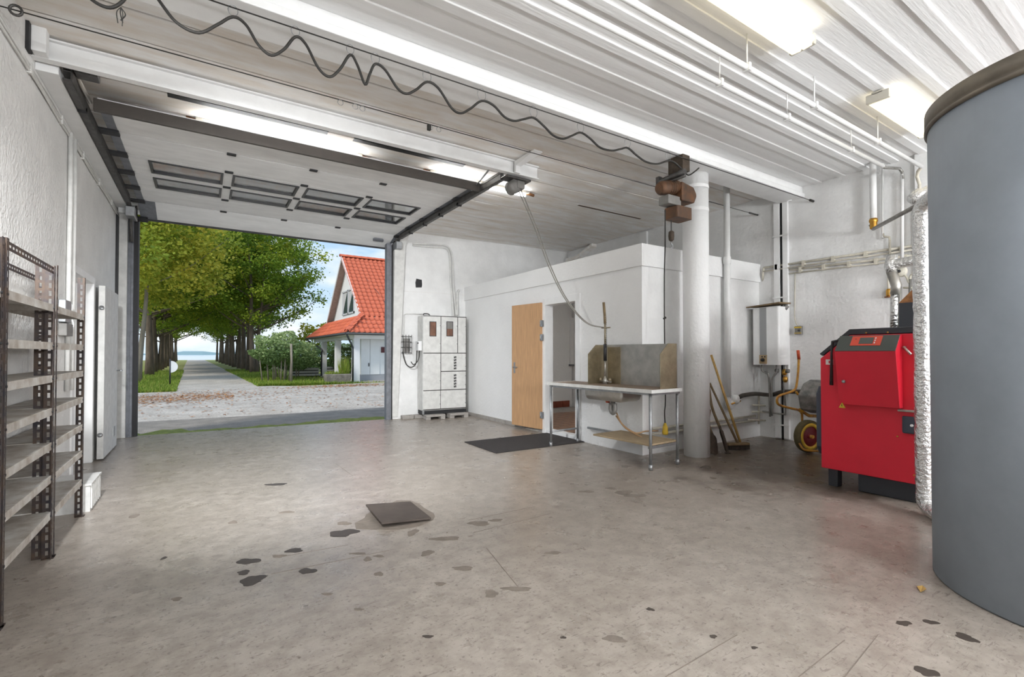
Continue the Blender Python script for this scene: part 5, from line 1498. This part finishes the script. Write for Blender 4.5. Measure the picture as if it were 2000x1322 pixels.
def build_tree(seed, h, cr, base, n_leaf, m, bark, r0, fork=False, lean=0.0, size=0.185):
    r_ = random.Random(seed)
    tb_ = MB()
    tips = []
    stems = [(-0.22, 0.9), (0.25, 0.75)] if fork else [(0.0, 1.0)]
    for dx, sc in stems:
        p_, rs_ = [], []
        for k in range(9):
            a = k / 8
            p_.append(Vector((dx * (0.4 + 1.9 * a) + lean * a * h * 0.7 + 0.18 * sin(a * 5 + seed) * a, 0.14 * cos(a * 4 + seed) * a, a * h * 0.72 * (1 if sc > 0.8 else 0.9))))
            rs_.append(r0 * sc * (1.25 - 0.25 * min(1, a * 6) - 0.78 * a))
        tb_.tube(p_, r0, 9, rs=rs_)
        for k in range(9):
            a = r_.uniform(0.28, 0.95)
            i_ = min(7, int(a * 8))
            s_ = p_[i_].lerp(p_[i_ + 1], a * 8 - i_)
            an = r_.uniform(0, 6.28)
            ln_ = cr * r_.uniform(0.55, 0.95) * (1.15 - 0.4 * a)
            e_ = s_ + Vector((cos(an) * ln_, sin(an) * ln_, ln_ * r_.uniform(0.25, 0.75)))
            m_ = s_.lerp(e_, 0.5) + Vector((0, 0, -0.08 * ln_ + r_.uniform(0, 0.3)))
            rb_2 = r0 * 0.36 * (1.2 - a * 0.8)
            tb_.tube(spline([s_, m_, e_], 3), rb_2, 6, rs=[rb_2 * (1 - 0.13 * q) for q in range(7)])
            tips += [e_, m_.lerp(e_, 0.5)]
    cen = Vector((lean * h * 0.5, 0, base + (h - base) * 0.52))
    cl_ = []
    for k in range(150):
        while True:
            q = Vector((r_.uniform(-1, 1), r_.uniform(-1, 1), r_.uniform(-1, 1)))
            if 0.25 < q.length < 1.0:
                break
        q = q * (0.62 + 0.38 * r_.random())
        cl_.append(cen + Vector((q.x * cr, q.y * cr, q.z * (h - base) * 0.52)))
    cl_ += tips
    items = []
    for k in range(n_leaf):
        c = cl_[r_.randrange(len(cl_))]
        q = c + Vector((r_.gauss(0, 0.36), r_.gauss(0, 0.36), r_.gauss(0, 0.22)))
        if q.z < base * 0.8:
            q.z = base * 0.8 + r_.random() * 0.5
        ci = (hash((round(c.x, 2), round(c.y, 2))) % 100) / 100
        items.append((q, size * r_.uniform(0.7, 1.3), min(1, max(0, 0.30 * r_.random() + 0.55 * ci + 0.1)), r_))
    return tb_.mesh('trunk'), bark, leaf_mesh('foliage', items, m)


# deterministic hash for the tints
def hash(t_):
    return int(abs(sin(t_[0] * 12.9898 + t_[1] * 78.233)) * 43758.5453)


KINDS = [build_tree(11, 12.5, 4.9, 2.6, 24000, LG, BARK, 0.21, fork=True),
         build_tree(23, 13.0, 4.4, 2.9, 20000, LG, BARK, 0.19),
         build_tree(37, 11.0, 4.3, 2.3, 22000, LY, BARKP, 0.13, lean=0.05),
         build_tree(53, 13.5, 4.6, 3.2, 19000, LG, BARK, 0.21)]
for k_ in KINDS:
    k_[0].materials.append(k_[1])
left = [(28.8, 2), (36.5, 3), (41.0, 1), (45.6, 0), (50.5, 3), (56, 1), (62, 0), (69, 3), (77, 1), (87, 0), (99, 3)]
right = [(37.4, 0), (41.2, 1), (45.3, 3), (50, 1), (55, 0), (60.5, 3), (67, 1), (74, 0), (83, 3), (94, 1)]
tl_ = {2: 'leaning yellow leaved tree standing first in the left row by the drive'}
for row, off, nm in ((left, -3.0, 'left'), (right, 2.75, 'right')):
    for i_, (v, kd) in enumerate(row):
        tm, bk2, fm = KINDS[kd]
        if row is left and i_ == 0:
            lab = 'pale barked yellow leaved tree standing first along the drive on the sign side'
        elif row is right and i_ == 0:
            lab = 'broad forked green tree standing first along the drive on the house side'
        elif i_ == 1:
            lab = 'thick trunked green tree standing second along the drive on the %s side' % ('sign' if row is left else 'house')
        else:
            nth = ['', '', 'third', 'fourth', 'fifth', 'sixth'][i_] if i_ < 6 else 'far off'
            lab = ('green avenue tree, %s tree along the drive on the %s side' if i_ < 6 else 'green avenue tree, %s along the drive on the %s side') % (nth, 'sign' if row is left else 'house')
        tr_2 = thing('avenue_tree', lab, 'tree', (AX(v) + off, v, GZ - 0.05), rr.uniform(-0.5, 0.5) if i_ < 2 else rr.uniform(0, 6.28), group='trees lining the drive')
        s_ = 1.0 if i_ < 2 else rr.uniform(0.9, 1.08)
        share('trunk', tm, None, tr_2, scale=(s_, s_, s_))
        share('foliage', fm, None, tr_2, scale=(s_, s_, s_))['kind'] = 'stuff'
# fallen leaves and blades of grass
its = []
for k in range(5200):
    if rr.random() < 0.62:
        u = rr.uniform(-4.5, 0.8) if rr.random() < 0.7 else rr.gauss(-0.6, 1.6)
        v = 17.6 + rr.gauss(0, 1.0) + 0.15 * u
    elif rr.random() < 0.55:
        u, v = rr.gauss(5.0, 1.2), 20.3 + rr.gauss(0, 0.45)
    else:
        u, v = rr.uniform(-3, 5), rr.uniform(12, 21)
    its.append((Vector((u, v, GZ + 0.025)), rr.uniform(0.06, 0.13), rr.random(), rr))
lm_ = leaf_mesh('fallen_leaves', its, LO)
for v_ in lm_.vertices:
    v_.co.z = GZ + 0.012 + abs(v_.co.z - GZ - 0.025) * 0.5
lo_ = share('fallen_leaves', lm_, None, None)
tag(lo_, 'drift of fallen orange brown leaves across the gravel', 'leaves', kind='stuff')
vs, fs, ti = [], [], []
for k in range(26000):
    s_ = 1 if rr.random() < 0.5 else -1
    v = 20.5 + 24 * rr.random() ** 1.6
    if s_ < 0:
        u = AX(v) - 1.35 - abs(rr.gauss(0, 1.3))
    else:
        v = max(v, 22.0)
        u = AX(v) + 1.35 + abs(rr.gauss(0, 1.6))
    hgt = rr.uniform(0.05, 0.16)
    a = rr.uniform(0, 6.28)
    o_ = len(vs)
    vs += [(u - 0.02 * cos(a), v - 0.02 * sin(a), GZ - 0.03), (u + 0.02 * cos(a), v + 0.02 * sin(a), GZ - 0.03), (u + rr.gauss(0, 0.04), v + rr.gauss(0, 0.04), GZ + hgt)]
    fs.append((o_, o_ + 1, o_ + 2))
    ti.append(rr.random())
me = bpy.data.meshes.new('verge_grass')
me.from_pydata(vs, [], fs)
me.attributes.new(LEAFA, 'FLOAT', 'FACE').data.foreach_set('value', ti)
me.materials.append(GB)
tag(share('verge_grass', me, None, None), 'short grass on the verges of the drive', 'grass', kind='stuff')


def shrub(name, label, cat, loc, rx, ry, h, n, m, stems, size=0.12, base=0.2, group=None):
    t_ = thing(name, label, cat, loc, group=group)
    it = []
    for k in range(n):
        while True:
            q = Vector((rr.uniform(-1, 1), rr.uniform(-1, 1), rr.uniform(-1, 1)))
            if q.length < 1:
                break
        q = q.normalized() * (q.length ** 0.55)
        lump = 1 + 0.18 * sin(q.x * 5 + loc[0]) * sin(q.z * 6 + loc[1])
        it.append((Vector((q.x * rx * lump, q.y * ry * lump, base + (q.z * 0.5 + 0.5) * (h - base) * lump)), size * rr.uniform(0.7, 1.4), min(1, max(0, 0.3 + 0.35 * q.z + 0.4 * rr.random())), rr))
    o_ = share('foliage', leaf_mesh('shrub_foliage', it, m), None, t_)
    o_['kind'] = 'stuff'
    for k in range(stems):
        x, y = rr.uniform(-0.6, 0.6) * rx, rr.uniform(-0.6, 0.6) * ry
        MB().tube([(x, y, -0.05), (x * 1.15, y * 1.15, h * 0.35), (x * 1.3, y * 1.2, h * 0.75)], 0.03, 6, rs=[0.035, 0.028, 0.012]).build('stem', BARKP, t_)
    return t_


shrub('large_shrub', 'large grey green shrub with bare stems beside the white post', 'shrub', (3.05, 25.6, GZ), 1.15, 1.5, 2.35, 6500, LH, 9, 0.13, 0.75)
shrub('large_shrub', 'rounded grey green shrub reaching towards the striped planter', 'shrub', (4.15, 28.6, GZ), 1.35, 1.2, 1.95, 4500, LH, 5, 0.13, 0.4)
shrub('small_shrub', 'dark low shrub between the avenue trunks on the house side', 'shrub', (AX(39) + 3.5, 39.5, GZ), 0.9, 0.9, 1.7, 1500, LG, 3, 0.16, 0.1)
shrub('grass_clump', 'tall feathery garden plant behind the porch posts', 'plant', (7.3, 30.4, GZ), 0.9, 0.9, 1.9, 2500, LH, 6, 0.12, 0.1)
shrub('back_hedge', 'pale hedge closing the garden behind the house porch', 'hedge', (9.2, 38.5, GZ), 4.2, 1.0, 2.1, 5200, LH, 6, 0.2, 0.0)
shrub('back_tree', 'yellow leaved garden tree behind the house porch', 'tree', (8.4, 44.0, GZ), 1.9, 1.9, 4.0, 2500, LY, 3, 0.22, 1.2)

po = thing('wooden_post', 'pale wooden post standing in front of the large shrub', 'post', (3.38, 23.7, GZ))
MB().tube([(0, 0, -0.05), (0.01, 0, 1.0), (-0.015, 0, 1.78)], 0.05, 10, rs=[0.055, 0.05, 0.048]).build('stake', BARKP, po)
sg = thing('sign_post', 'black post with a white half round plate beside the drive', 'sign', (-1.12, 23.95, GZ))
MB().tube([(0, 0, -0.05), (0, 0, 1.12)], 0.028, 8).build('post', BLACKP, sg)
half = [(0.24 * sin(k * pi / 14), 0.24 * cos(k * pi / 14)) for k in range(15)]
MB().prism(half, -0.012, 0.012, Matrix.Translation((0.02, 0.0, 0.80)) @ Matrix.Rotation(pi / 2, 4, 'X')).build('half_round_plate', WHITE, sg)

# stone trough with grasses
tg = thing('stone_trough', 'rough stone trough planted with grasses in front of the porch', 'planter', (5.13, 22.5, GZ))
st_ = mat('weathered_stone', (0.25, 0.225, 0.19), 0.95, var=0.4, vscale=6, bump=0.9, bscale=16)
mb = MB()
prof_ = [(0.50, 0.22, 0.0), (0.56, 0.27, 0.30), (0.57, 0.28, 0.42), (0.49, 0.20, 0.42), (0.47, 0.18, 0.32)]
vs = []
for x, y, z in prof_:
    vs += [(-x, -y, z), (x, -y, z), (x, y, z), (-x, y, z)]
fs = [(0, 3, 2, 1)]
for i_ in range(4):
    for k in range(4):
        fs.append((i_ * 4 + k, i_ * 4 + (k + 1) % 4, i_ * 4 + 4 + (k + 1) % 4, i_ * 4 + 4 + k))
fs.append((16, 17, 18, 19))
mb.add(vs, fs).build('trough', st_, tg, 0.04)
vs, fs, ti = [], [], []
for k in range(900):
    x, y = rr.uniform(-0.46, 0.46), rr.uniform(-0.16, 0.16)
    hh_ = rr.uniform(0.08, 0.25) if x < 0.1 else rr.uniform(0.2, 1.0)
    a = rr.uniform(0, 6.28)
    o_ = len(vs)
    vs += [(x - 0.012 * cos(a), y - 0.012 * sin(a), 0.33), (x + 0.012 * cos(a), y + 0.012 * sin(a), 0.33), (x + rr.gauss(0, 0.12), y + rr.gauss(0, 0.1), 0.34 + hh_)]
    fs.append((o_, o_ + 1, o_ + 2))
    ti.append(rr.uniform(0.4, 1))
me = bpy.data.meshes.new('grasses')
me.from_pydata(vs, [], fs)
me.attributes.new(LEAFA, 'FLOAT', 'FACE').data.foreach_set('value', ti)
me.materials.append(GB)
share('grasses', me, None, tg)['kind'] = 'stuff'
# striped planter boxes
DKW = mat('dark_stained_board', (0.03, 0.027, 0.025), 0.7)
PWH = mat('pale_grey_board', (0.58, 0.58, 0.56), 0.7, var=0.15, vscale=6)
for (u, v, w, lab) in ((4.95, 29.9, 1.5, 'striped board planter in front of the shrubs by the porch'), (7.3, 31.9, 1.6, 'striped board planter inside the far end of the porch')):
    pb = thing('board_planter', lab, 'planter', (u, v, GZ), group='striped planters by the porch')
    MB().box(-w / 2 + 0.03, w / 2 - 0.03, -0.32, 0.32, 0.0, 0.50).build('inner_box', DKW, pb)
    for k in range(3):
        z = 0.05 + k * 0.165
        MB().box(-w / 2, w / 2, -0.36, -0.33, z, z + 0.115).build('slat', PWH, pb)
        MB().box(-w / 2, -w / 2 + 0.03, -0.33, 0.36, z, z + 0.115).build('slat', PWH, pb)

# ------------------------------------------------------------------ the house
HW = mat('white_house_wall', (0.78, 0.79, 0.80), 0.85, var=0.06, vscale=2)
TILE = mat('orange_clay_tile', (0.66, 0.155, 0.07), 0.7, var=0.35, vscale=2.6, col2=(0.46, 0.10, 0.05), coord='Object')
DKG = mat('dark_gutter', (0.045, 0.05, 0.055), 0.5)
SOF = mat('pinkish_soffit_board', (0.42, 0.30, 0.25), 0.8, var=0.2, vscale=6)
GPL = mat('grey_plinth_paint', (0.33, 0.34, 0.36), 0.8)
hs_ = thing('house', 'white garden house with a steep orange tiled roof and open porch', 'house', (0, 0, 0))
EV, EZ, EU = 22.35, 2.20, 5.50            # front eave
GC, GCZ, GU = 23.5, 3.05, 6.45            # foot of the gable
RV, RZ = 27.5, 6.62                       # ridge
UE = 13.0


def roofz(v):
    return EZ + (GCZ - EZ) * (v - EV) / (GC - EV) if v < GC else GCZ + (RZ - GCZ) * (v - GC) / (RV - GC)


# roof decks (slabs under the tiles)
def slab(name, q, m, th=0.08):
    q = [Vector(p_) for p_ in q]
    nr = (q[1] - q[0]).cross(q[2] - q[0]).normalized()
    if nr.z < 0:
        nr = -nr
    n_ = len(q)
    vs = q + [p_ - nr * th for p_ in q]
    return MB().add(vs, [tuple(range(n_)), tuple(range(n_, 2 * n_))[::-1]] + [(i_, (i_ + 1) % n_, n_ + (i_ + 1) % n_, n_ + i_) for i_ in range(n_)]).build(name, m, hs_)


RV2, EV2, GC2 = 2 * RV - 23.5, 32.4, 31.3
slab('roof_deck', [(GU, GC, GCZ), (UE, GC, GCZ), (UE, RV, RZ), (GU, RV, RZ)], SOF)
slab('roof_deck', [(GU, GC2, GCZ), (UE, GC2, GCZ), (UE, RV, RZ), (GU, RV, RZ)], SOF)
slab('roof_deck', [(EU, EV, EZ), (UE, EV, EZ), (UE, GC, GCZ), (GU, GC, GCZ)], SOF)
slab('roof_deck', [(EU, EV, EZ), (GU + 0.75, GC, GCZ + 0.05), (GU + 0.75, GC2, GCZ + 0.05), (EU, EV2, EZ)], SOF)
slab('roof_deck', [(EU, EV2, EZ), (UE, EV2, EZ), (UE, GC2, GCZ), (GU, GC2, GCZ)], SOF)
# pantile: S curve across, length down the slope
TWD, TLN = 0.25, 0.40
pr_ = [(-0.125, 0.006), (-0.095, 0.0), (-0.05, 0.004), (-0.01, 0.028), (0.035, 0.052), (0.08, 0.05), (0.115, 0.025), (0.13, 0.012)]
vs = []
for y, dz in ((0.0, 0.028), (TLN, 0.0)):
    for x, z in pr_:
        yy = y - (0.035 * cos((x - 0.045) / 0.09 * 1.2) if y == 0 else 0)
        vs.append((x, yy, z + dz))
for x, z in pr_:
    vs.append((x, -0.035 * cos((x - 0.045) / 0.09 * 1.2), z + 0.010))
n_ = len(pr_)
fs = [(i_, i_ + 1, n_ + i_ + 1, n_ + i_) for i_ in range(n_ - 1)] + [(2 * n_ + i_, 2 * n_ + i_ + 1, i_ + 1, i_) for i_ in range(n_ - 1)]
tile = MB().add(vs, fs, True).mesh('roof_tile')
tile.materials.append(TILE)
far = MB()


def put_tiles(v0, z0, v1, z1, ucut):
    ln_ = sqrt((v1 - v0) ** 2 + (z1 - z0) ** 2)
    a = atan2(z1 - z0, v1 - v0)
    nc = max(1, round(ln_ / 0.335))
    for c in range(nc):
        f_ = c / nc
        v, z = v0 + (v1 - v0) * f_, z0 + (z1 - z0) * f_
        us = ucut(f_)
        k = 0
        while True:
            u = us + TWD * (k + 0.5)
            if u > UE:
                break
            if u < 9.0:
                share('roof_tile', tile, None, hs_, (u, v, z + rr.uniform(0.0, 0.008)), (a, 0, rr.uniform(-0.012, 0.012)))
            else:
                M_ = Matrix.Translation((u, v, z)) @ Matrix.Rotation(a, 4, 'X')
                far.add([M_ @ q.co for q in tile.vertices], [tuple(p_.vertices) for p_ in tile.polygons], True)
            k += 1


put_tiles(EV, EZ, GC, GCZ, lambda f_: EU + 0.1 + (GU - EU) * f_)
put_tiles(GC, GCZ, RV, RZ, lambda f_: GU - 0.05)
far.build('distant_tiles', TILE, hs_)['kind'] = 'stuff'
# skirt roof below the gable, seen edge on
sk2 = MB()
a = atan2(GCZ - EZ, GU - EU)
for c in range(4):
    f_ = c / 4
    for k in range(int((EV2 - EV) / TWD)):
        v = EV + TWD * (k + 0.5)
        if v < EV + (GC - EV) * f_ or v > EV2 - (EV2 - GC2) * f_:
            continue
        M_ = Matrix.Translation((EU + (GU - EU) * f_, v, EZ + (GCZ - EZ) * f_)) @ Matrix.Rotation(-pi / 2, 4, 'Z') @ Matrix.Rotation(a, 4, 'X')
        sk2.add([M_ @ q.co for q in tile.vertices], [tuple(p_.vertices) for p_ in tile.polygons], True)
sk2.build('skirt_tiles', TILE, hs_)['kind'] = 'stuff'
# ridge and hip caps
cap = MB().add([(x, y, 0.13 * cos(an) - 0.05) for x in (-0.2, 0.2) for an in [k * pi / 6 - pi / 2 for k in range(7)] for y in (0.13 * sin(an),)],
               [(i_, i_ + 1, 8 + i_, 7 + i_) for i_ in range(6)], True).mesh('ridge_tile')
cap.materials.append(TILE)
for k in range(17):
    share('ridge_tile', cap, None, hs_, (GU + 0.1 + k * 0.38, RV, RZ + 0.09), (0, 0.02, 0))
d_ = Vector((GU - EU, GC - EV, GCZ - EZ))
for k in range(5):
    q = Vector((EU, EV, EZ)) + d_ * (k + 0.5) / 5
    share('hip_tile', cap, None, hs_, q + Vector((0, 0, 0.10)), (0, -atan2(d_.z, sqrt(d_.x ** 2 + d_.y ** 2)), atan2(d_.y, d_.x)))
# gable
G2 = GU + 0.36
MB().add([(G2, GC + 0.05, GCZ), (G2, GC2 - 0.05, GCZ), (G2, RV, RZ - 0.1), (G2 + 0.1, GC + 0.05, GCZ), (G2 + 0.1, GC2 - 0.05, GCZ), (G2 + 0.1, RV, RZ - 0.1)],
         [(0, 1, 2), (5, 4, 3), (0, 3, 4, 1), (1, 4, 5, 2), (2, 5, 3, 0)]).build('gable_wall', HW, hs_)
for vf in (GC, GC2):
    s_ = -1 if vf == GC else 1
    a0, a1 = Vector((GU - 0.02, vf + s_ * 0.05, GCZ - 0.02)), Vector((GU - 0.02, RV, RZ + 0.06))
    up_v = Vector((0, 0, -0.20))
    q = [a0, a1, a1 + up_v, a0 + up_v * 0.8]
    MB().add([p_ for p_ in q] + [p_ + Vector((0.035, 0, 0)) for p_ in q], [(0, 1, 2, 3), (7, 6, 5, 4), (0, 4, 5, 1), (1, 5, 6, 2), (2, 6, 7, 3), (3, 7, 4, 0)]).build('barge_board', HW, hs_)
wy0, wy1, wz0, wz1 = W(692, 600, u=G2 - 0.02).y, W(669.5, 600, u=G2 - 0.02).y, W(675, 615, u=G2 - 0.02).z, W(680, 566, u=G2 - 0.02).z
wn = MB()
for (y0, y1, z0, z1) in ((wy0, wy1, wz0, wz0 + 0.08), (wy0, wy1, wz1 - 0.08, wz1), (wy0, wy0 + 0.09, wz0, wz1), (wy1 - 0.09, wy1, wz0, wz1), ((wy0 + wy1) / 2 - 0.07, (wy0 + wy1) / 2 + 0.07, wz0, wz1)):
    wn.box(G2 - 0.05, G2 + 0.02, y0, y1, z0, z1)
wo_ = wn.build('gable_window', mat('grey_white_frame', (0.55, 0.57, 0.6), 0.6), hs_)
DGL = mat('dark_window_glass', (0.06, 0.085, 0.09), 0.08)
CUR = mat('pale_curtain', (0.5, 0.5, 0.5), 0.9)
for y0, y1 in ((wy0 + 0.09, (wy0 + wy1) / 2 - 0.07), ((wy0 + wy1) / 2 + 0.07, wy1 - 0.09)):
    MB().box(G2 - 0.015, G2 - 0.005, y0, y1, wz0 + 0.08, wz1 - 0.08).build('window_pane', DGL, wo_)
    MB().add([(G2 - 0.017, y1, wz1 - 0.1), (G2 - 0.017, y1 - (y1 - y0) * 0.8, wz1 - 0.1), (G2 - 0.017, y1 - (y1 - y0) * 0.15, wz0 + 0.4), (G2 - 0.017, y1, wz0 + 0.2),
              (G2 - 0.013, y1, wz1 - 0.1), (G2 - 0.013, y1 - (y1 - y0) * 0.8, wz1 - 0.1), (G2 - 0.013, y1 - (y1 - y0) * 0.15, wz0 + 0.4), (G2 - 0.013, y1, wz0 + 0.2)],
             [(0, 1, 2, 3), (7, 6, 5, 4), (0, 4, 5, 1), (1, 5, 6, 2), (2, 6, 7, 3), (3, 7, 4, 0)]).build('curtain', CUR, wo_)
MB().box(G2 - 0.12, G2, GC + 0.2, GC2 - 0.2, GCZ + 0.0, GCZ + 0.12).build('lead_flashing', GPL, hs_)
# porch: soffit, lintel beams, pillars
MB().box(EU + 0.12, UE, EV + 0.1, EV2 - 0.1, EZ - 0.10, EZ - 0.05).build('porch_soffit', HW, hs_)
MB().box(EU + 0.42, EU + 0.66, EV + 0.35, EV2 - 0.4, 1.93, EZ - 0.09).box(EU + 0.66, UE, EV + 0.35, EV + 0.58, 1.93, EZ - 0.09).build('lintel_beam', HW, hs_)
for u, v in ((6.05, 22.85), (6.03, 26.4), (6.03, 29.85)):
    MB().box(u - 0.14, u + 0.14, v - 0.14, v + 0.14, GZ, 1.95).build('pillar', HW, hs_, 0.01)
# front store with its doors, the house wall behind the porch
MB().box(6.36, UE, 23.25, 24.9, GZ, 2.12).build('store_wall', HW, hs_)
MB().box(6.34, UE, 23.22, 23.26, GZ, GZ + 0.33).build('plinth_band', GPL, hs_)
for u0, u1 in ((6.38, 6.80), (6.82, 7.28)):
    dl = MB().box(u0, u1, 23.20, 23.25, GZ + 0.32, 2.0).build('store_door', HW, hs_, 0.006)
    if u0 < 6.5:
        MB().tube([(u1 - 0.05, 23.18, 0.62), (u1 - 0.05, 23.18, 0.78)], 0.022, 8).build('door_handle', BLACKP, dl)
MB().box(7.36, 7.75, 23.21, 23.25, 1.28, 1.56).build('red_plaque', mat('dark_red_plaque', (0.10, 0.02, 0.022), 0.5), hs_)
MB().lathe([(0, -0.02), (0.05, -0.02), (0.05, 0), (0, 0)], (7.6, 23.25, 0.95), 12, 'y').build('door_lock', GPL, hs_)
MB().box(9.3, UE, 24.9, EV2 - 0.6, GZ, 2.12).build('house_wall', HW, hs_)
MB().box(EU + 0.3, 9.3, EV + 0.35, EV2 - 0.4, GZ - 0.05, GZ + 0.03).build('porch_floor', CONC, hs_)
# gutters and downpipes
MB().tube([(EU - 0.06, EV - 0.06, EZ - 0.05), (UE, EV - 0.06, EZ - 0.05)], 0.055, 8).build('gutter', DKG, hs_)
MB().tube([(EU - 0.06, EV - 0.06, EZ - 0.05), (EU - 0.06, EV2, EZ - 0.05)], 0.055, 8).build('gutter', DKG, hs_)
MB().tube(spline([(EU, EV, EZ - 0.08), (EU + 0.05, EV + 0.03, EZ - 0.2), (5.85, 22.72, 1.55), (5.87, 22.74, 1.35)], 4) + [(5.87, 22.74, GZ)], 0.045, 8).build('downpipe', DKG, hs_)
MB().tube(spline([(EU, EV2 - 0.4, EZ - 0.08), (EU + 0.05, EV2 - 0.5, EZ - 0.2), (5.85, 29.75, 1.5), (5.86, 29.72, 1.3)], 4) + [(5.86, 29.72, GZ)], 0.045, 8).build('downpipe', DKG, hs_)
MB().tube([(7.4, 26.0, 3.0 + 2.3), (7.75, 25.0, 4.45), (8.0, 23.9, 3.5)], 0.012, 5).build('lightning_wire', DKG, hs_)
# ------------------------------------------------------------------ ceiling lamps and added fill lights
def fill_lamp_mat(power):
    return mat('fill_diffuser', (0.9, 0.9, 0.88), 0.4, emit=(0.955, 0.98, 1.0), estr=power)  # glow of the added lamps out of view


def lamp_box(u0, u1, v, label, seen, power=9):
    t = thing('ceiling_lamp', label, 'lamp', (u0, v, CZ - 0.02), group=None)
    w = u1 - u0
    MB().box(0, w, -0.045, 0.045, -0.03, 0.0).build('tray', LAMPB, t, 0.006)
    df = MB()
    prof = [(-0.085, -0.03), (-0.09, -0.06), (-0.07, -0.095), (-0.012, -0.10), (0.0, -0.088), (0.012, -0.10), (0.07, -0.095), (0.09, -0.06), (0.085, -0.03)]
    n = len(prof)
    vs = [(x, y, z) for x in (0.03, w - 0.03) for y, z in prof]
    df.add(vs, [(i, i + 1, n + i + 1, n + i) for i in range(n - 1)] + [(n - 1, 0, n, 2 * n - 1)] + [tuple(range(n)), tuple(range(n, 2 * n))], False)
    df.build('diffuser', LAMPW if seen else fill_lamp_mat(power), t, 0)
    for x in (0.0, w - 0.04):
        MB().box(x, x + 0.04, -0.088, 0.088, -0.09, -0.012).build('end_cap', LAMPB, t, 0.006)
    if seen:
        for s in (-1, 1):
            area_light('lamp_glow', (w / 2, s * 0.13, -0.05), (pi + s * 0.8, 0, 0), w - 0.1, 0.03, 0.22, (1, 0.93, 0.80), t)
    return t


lamp_box(2.45, 3.72, 1.77, 'twin tube ceiling lamp with yellow glow running out over the floor plate', True)
lamp_box(5.00, 6.27, 1.77, 'twin tube ceiling lamp with yellow glow beside the blue tank rim', True)
lamp_box(0.9, 2.17, 1.77, 'added fill lamp out of view above the middle of the floor', False, 7)  # unseen lamp added to brighten the room
lamp_box(0.3, 1.57, -1.2, 'added fill lamp out of view over the rear floor by the left wall', False)  # rear row of unseen lamps, all added to lift the light
lamp_box(3.2, 4.47, -1.2, 'added fill lamp out of view over the rear floor behind the tank', False)
lamp_box(5.6, 6.87, -1.2, 'added fill lamp out of view over the rear floor by the right wall', False)



def fill_light(label, loc, aim, w, h, power):
    """added fill light shaped as a wall panel: yoke, case, lens"""
    loc, aim = Vector(loc), Vector(aim).normalized()
    t = thing('fill_light', label, 'fill_light', loc)
    q = aim.to_track_quat('-Z', 'Y')
    Mq = q.to_matrix().to_4x4()
    MB().box(-w / 2, w / 2, -h / 2, h / 2, 0.0, 0.06, Mq).build('case', ANTHR, t, 0.004)
    MB().box(-w / 2 + 0.02, w / 2 - 0.02, -h / 2 + 0.02, h / 2 - 0.02, -0.004, 0.0, Mq).build('lens', WHITE, t)
    MB().tube([Vector((0, 0, 0.05)) @ q.to_matrix().transposed(), -aim * 0.34], 0.02, 8).build('yoke', STEEL, t)
    if not power:
        return t
    l = area_light('fill_light_beam', tuple(aim * 0.012), (0, 0, 0), w - 0.04, h - 0.04, power, (0.955, 0.98, 1.0), t)
    l.rotation_euler = q.to_euler()
    return t


SP, TG = Vector((LW + 0.34, 2.1, 2.9)), Vector((1.9, 7.6, 0.0))
fl3 = fill_light('added fill light out of view on the left wall above the nearest shelf rack', SP, TG - SP, 0.34, 0.26, 0)  # unseen light added to brighten the far floor
sd_3 = bpy.data.lights.new('fill_light_beam', 'SPOT')
sd_3.energy, sd_3.spot_size, sd_3.spot_blend, sd_3.shadow_soft_size, sd_3.color = 1300, radians(86), 0.9, 0.16, (0.955, 0.98, 1.0)
so_3 = bpy.data.objects.new('fill_light_beam', sd_3)
COL.objects.link(so_3)
so_3.parent = fl3
so_3.location = (TG - SP).normalized() * 0.02
so_3.rotation_euler = (TG - SP).to_track_quat('-Z', 'Y').to_euler()
fill_light('added fill light out of view on the rear wall on the side of the shelf racks', (1.6, REAR + 0.42, 1.9), (0.0, 1.0, 0.6), 1.2, 0.6, 175)  # unseen lights behind the camera, added for frontal fill
fill_light('added fill light out of view on the rear wall on the boiler side', (5.4, REAR + 0.42, 1.9), (-0.1, 1.0, 0.6), 1.2, 0.6, 175)
SHADE = mat('fill_lamp_shade', (1, 1, 1), 0.4, emit=(1, 0.97, 0.92), estr=30.0)  # glow of the lamp added to light the annex
al = thing('annex_fill_lamp', 'added round fill lamp on the ceiling inside the annex', 'lamp', (5.7, 6.3, AZ - 0.18))
MB().lathe([(0.0, -0.10), (0.10, -0.095), (0.15, -0.06), (0.16, -0.02), (0.16, 0.0)], seg=28).build('fill_shade', SHADE, al)
MB().lathe([(0.165, -0.025), (0.17, -0.01), (0.17, 0.0)], seg=28, cap=False).build('ring', WHITE, al)
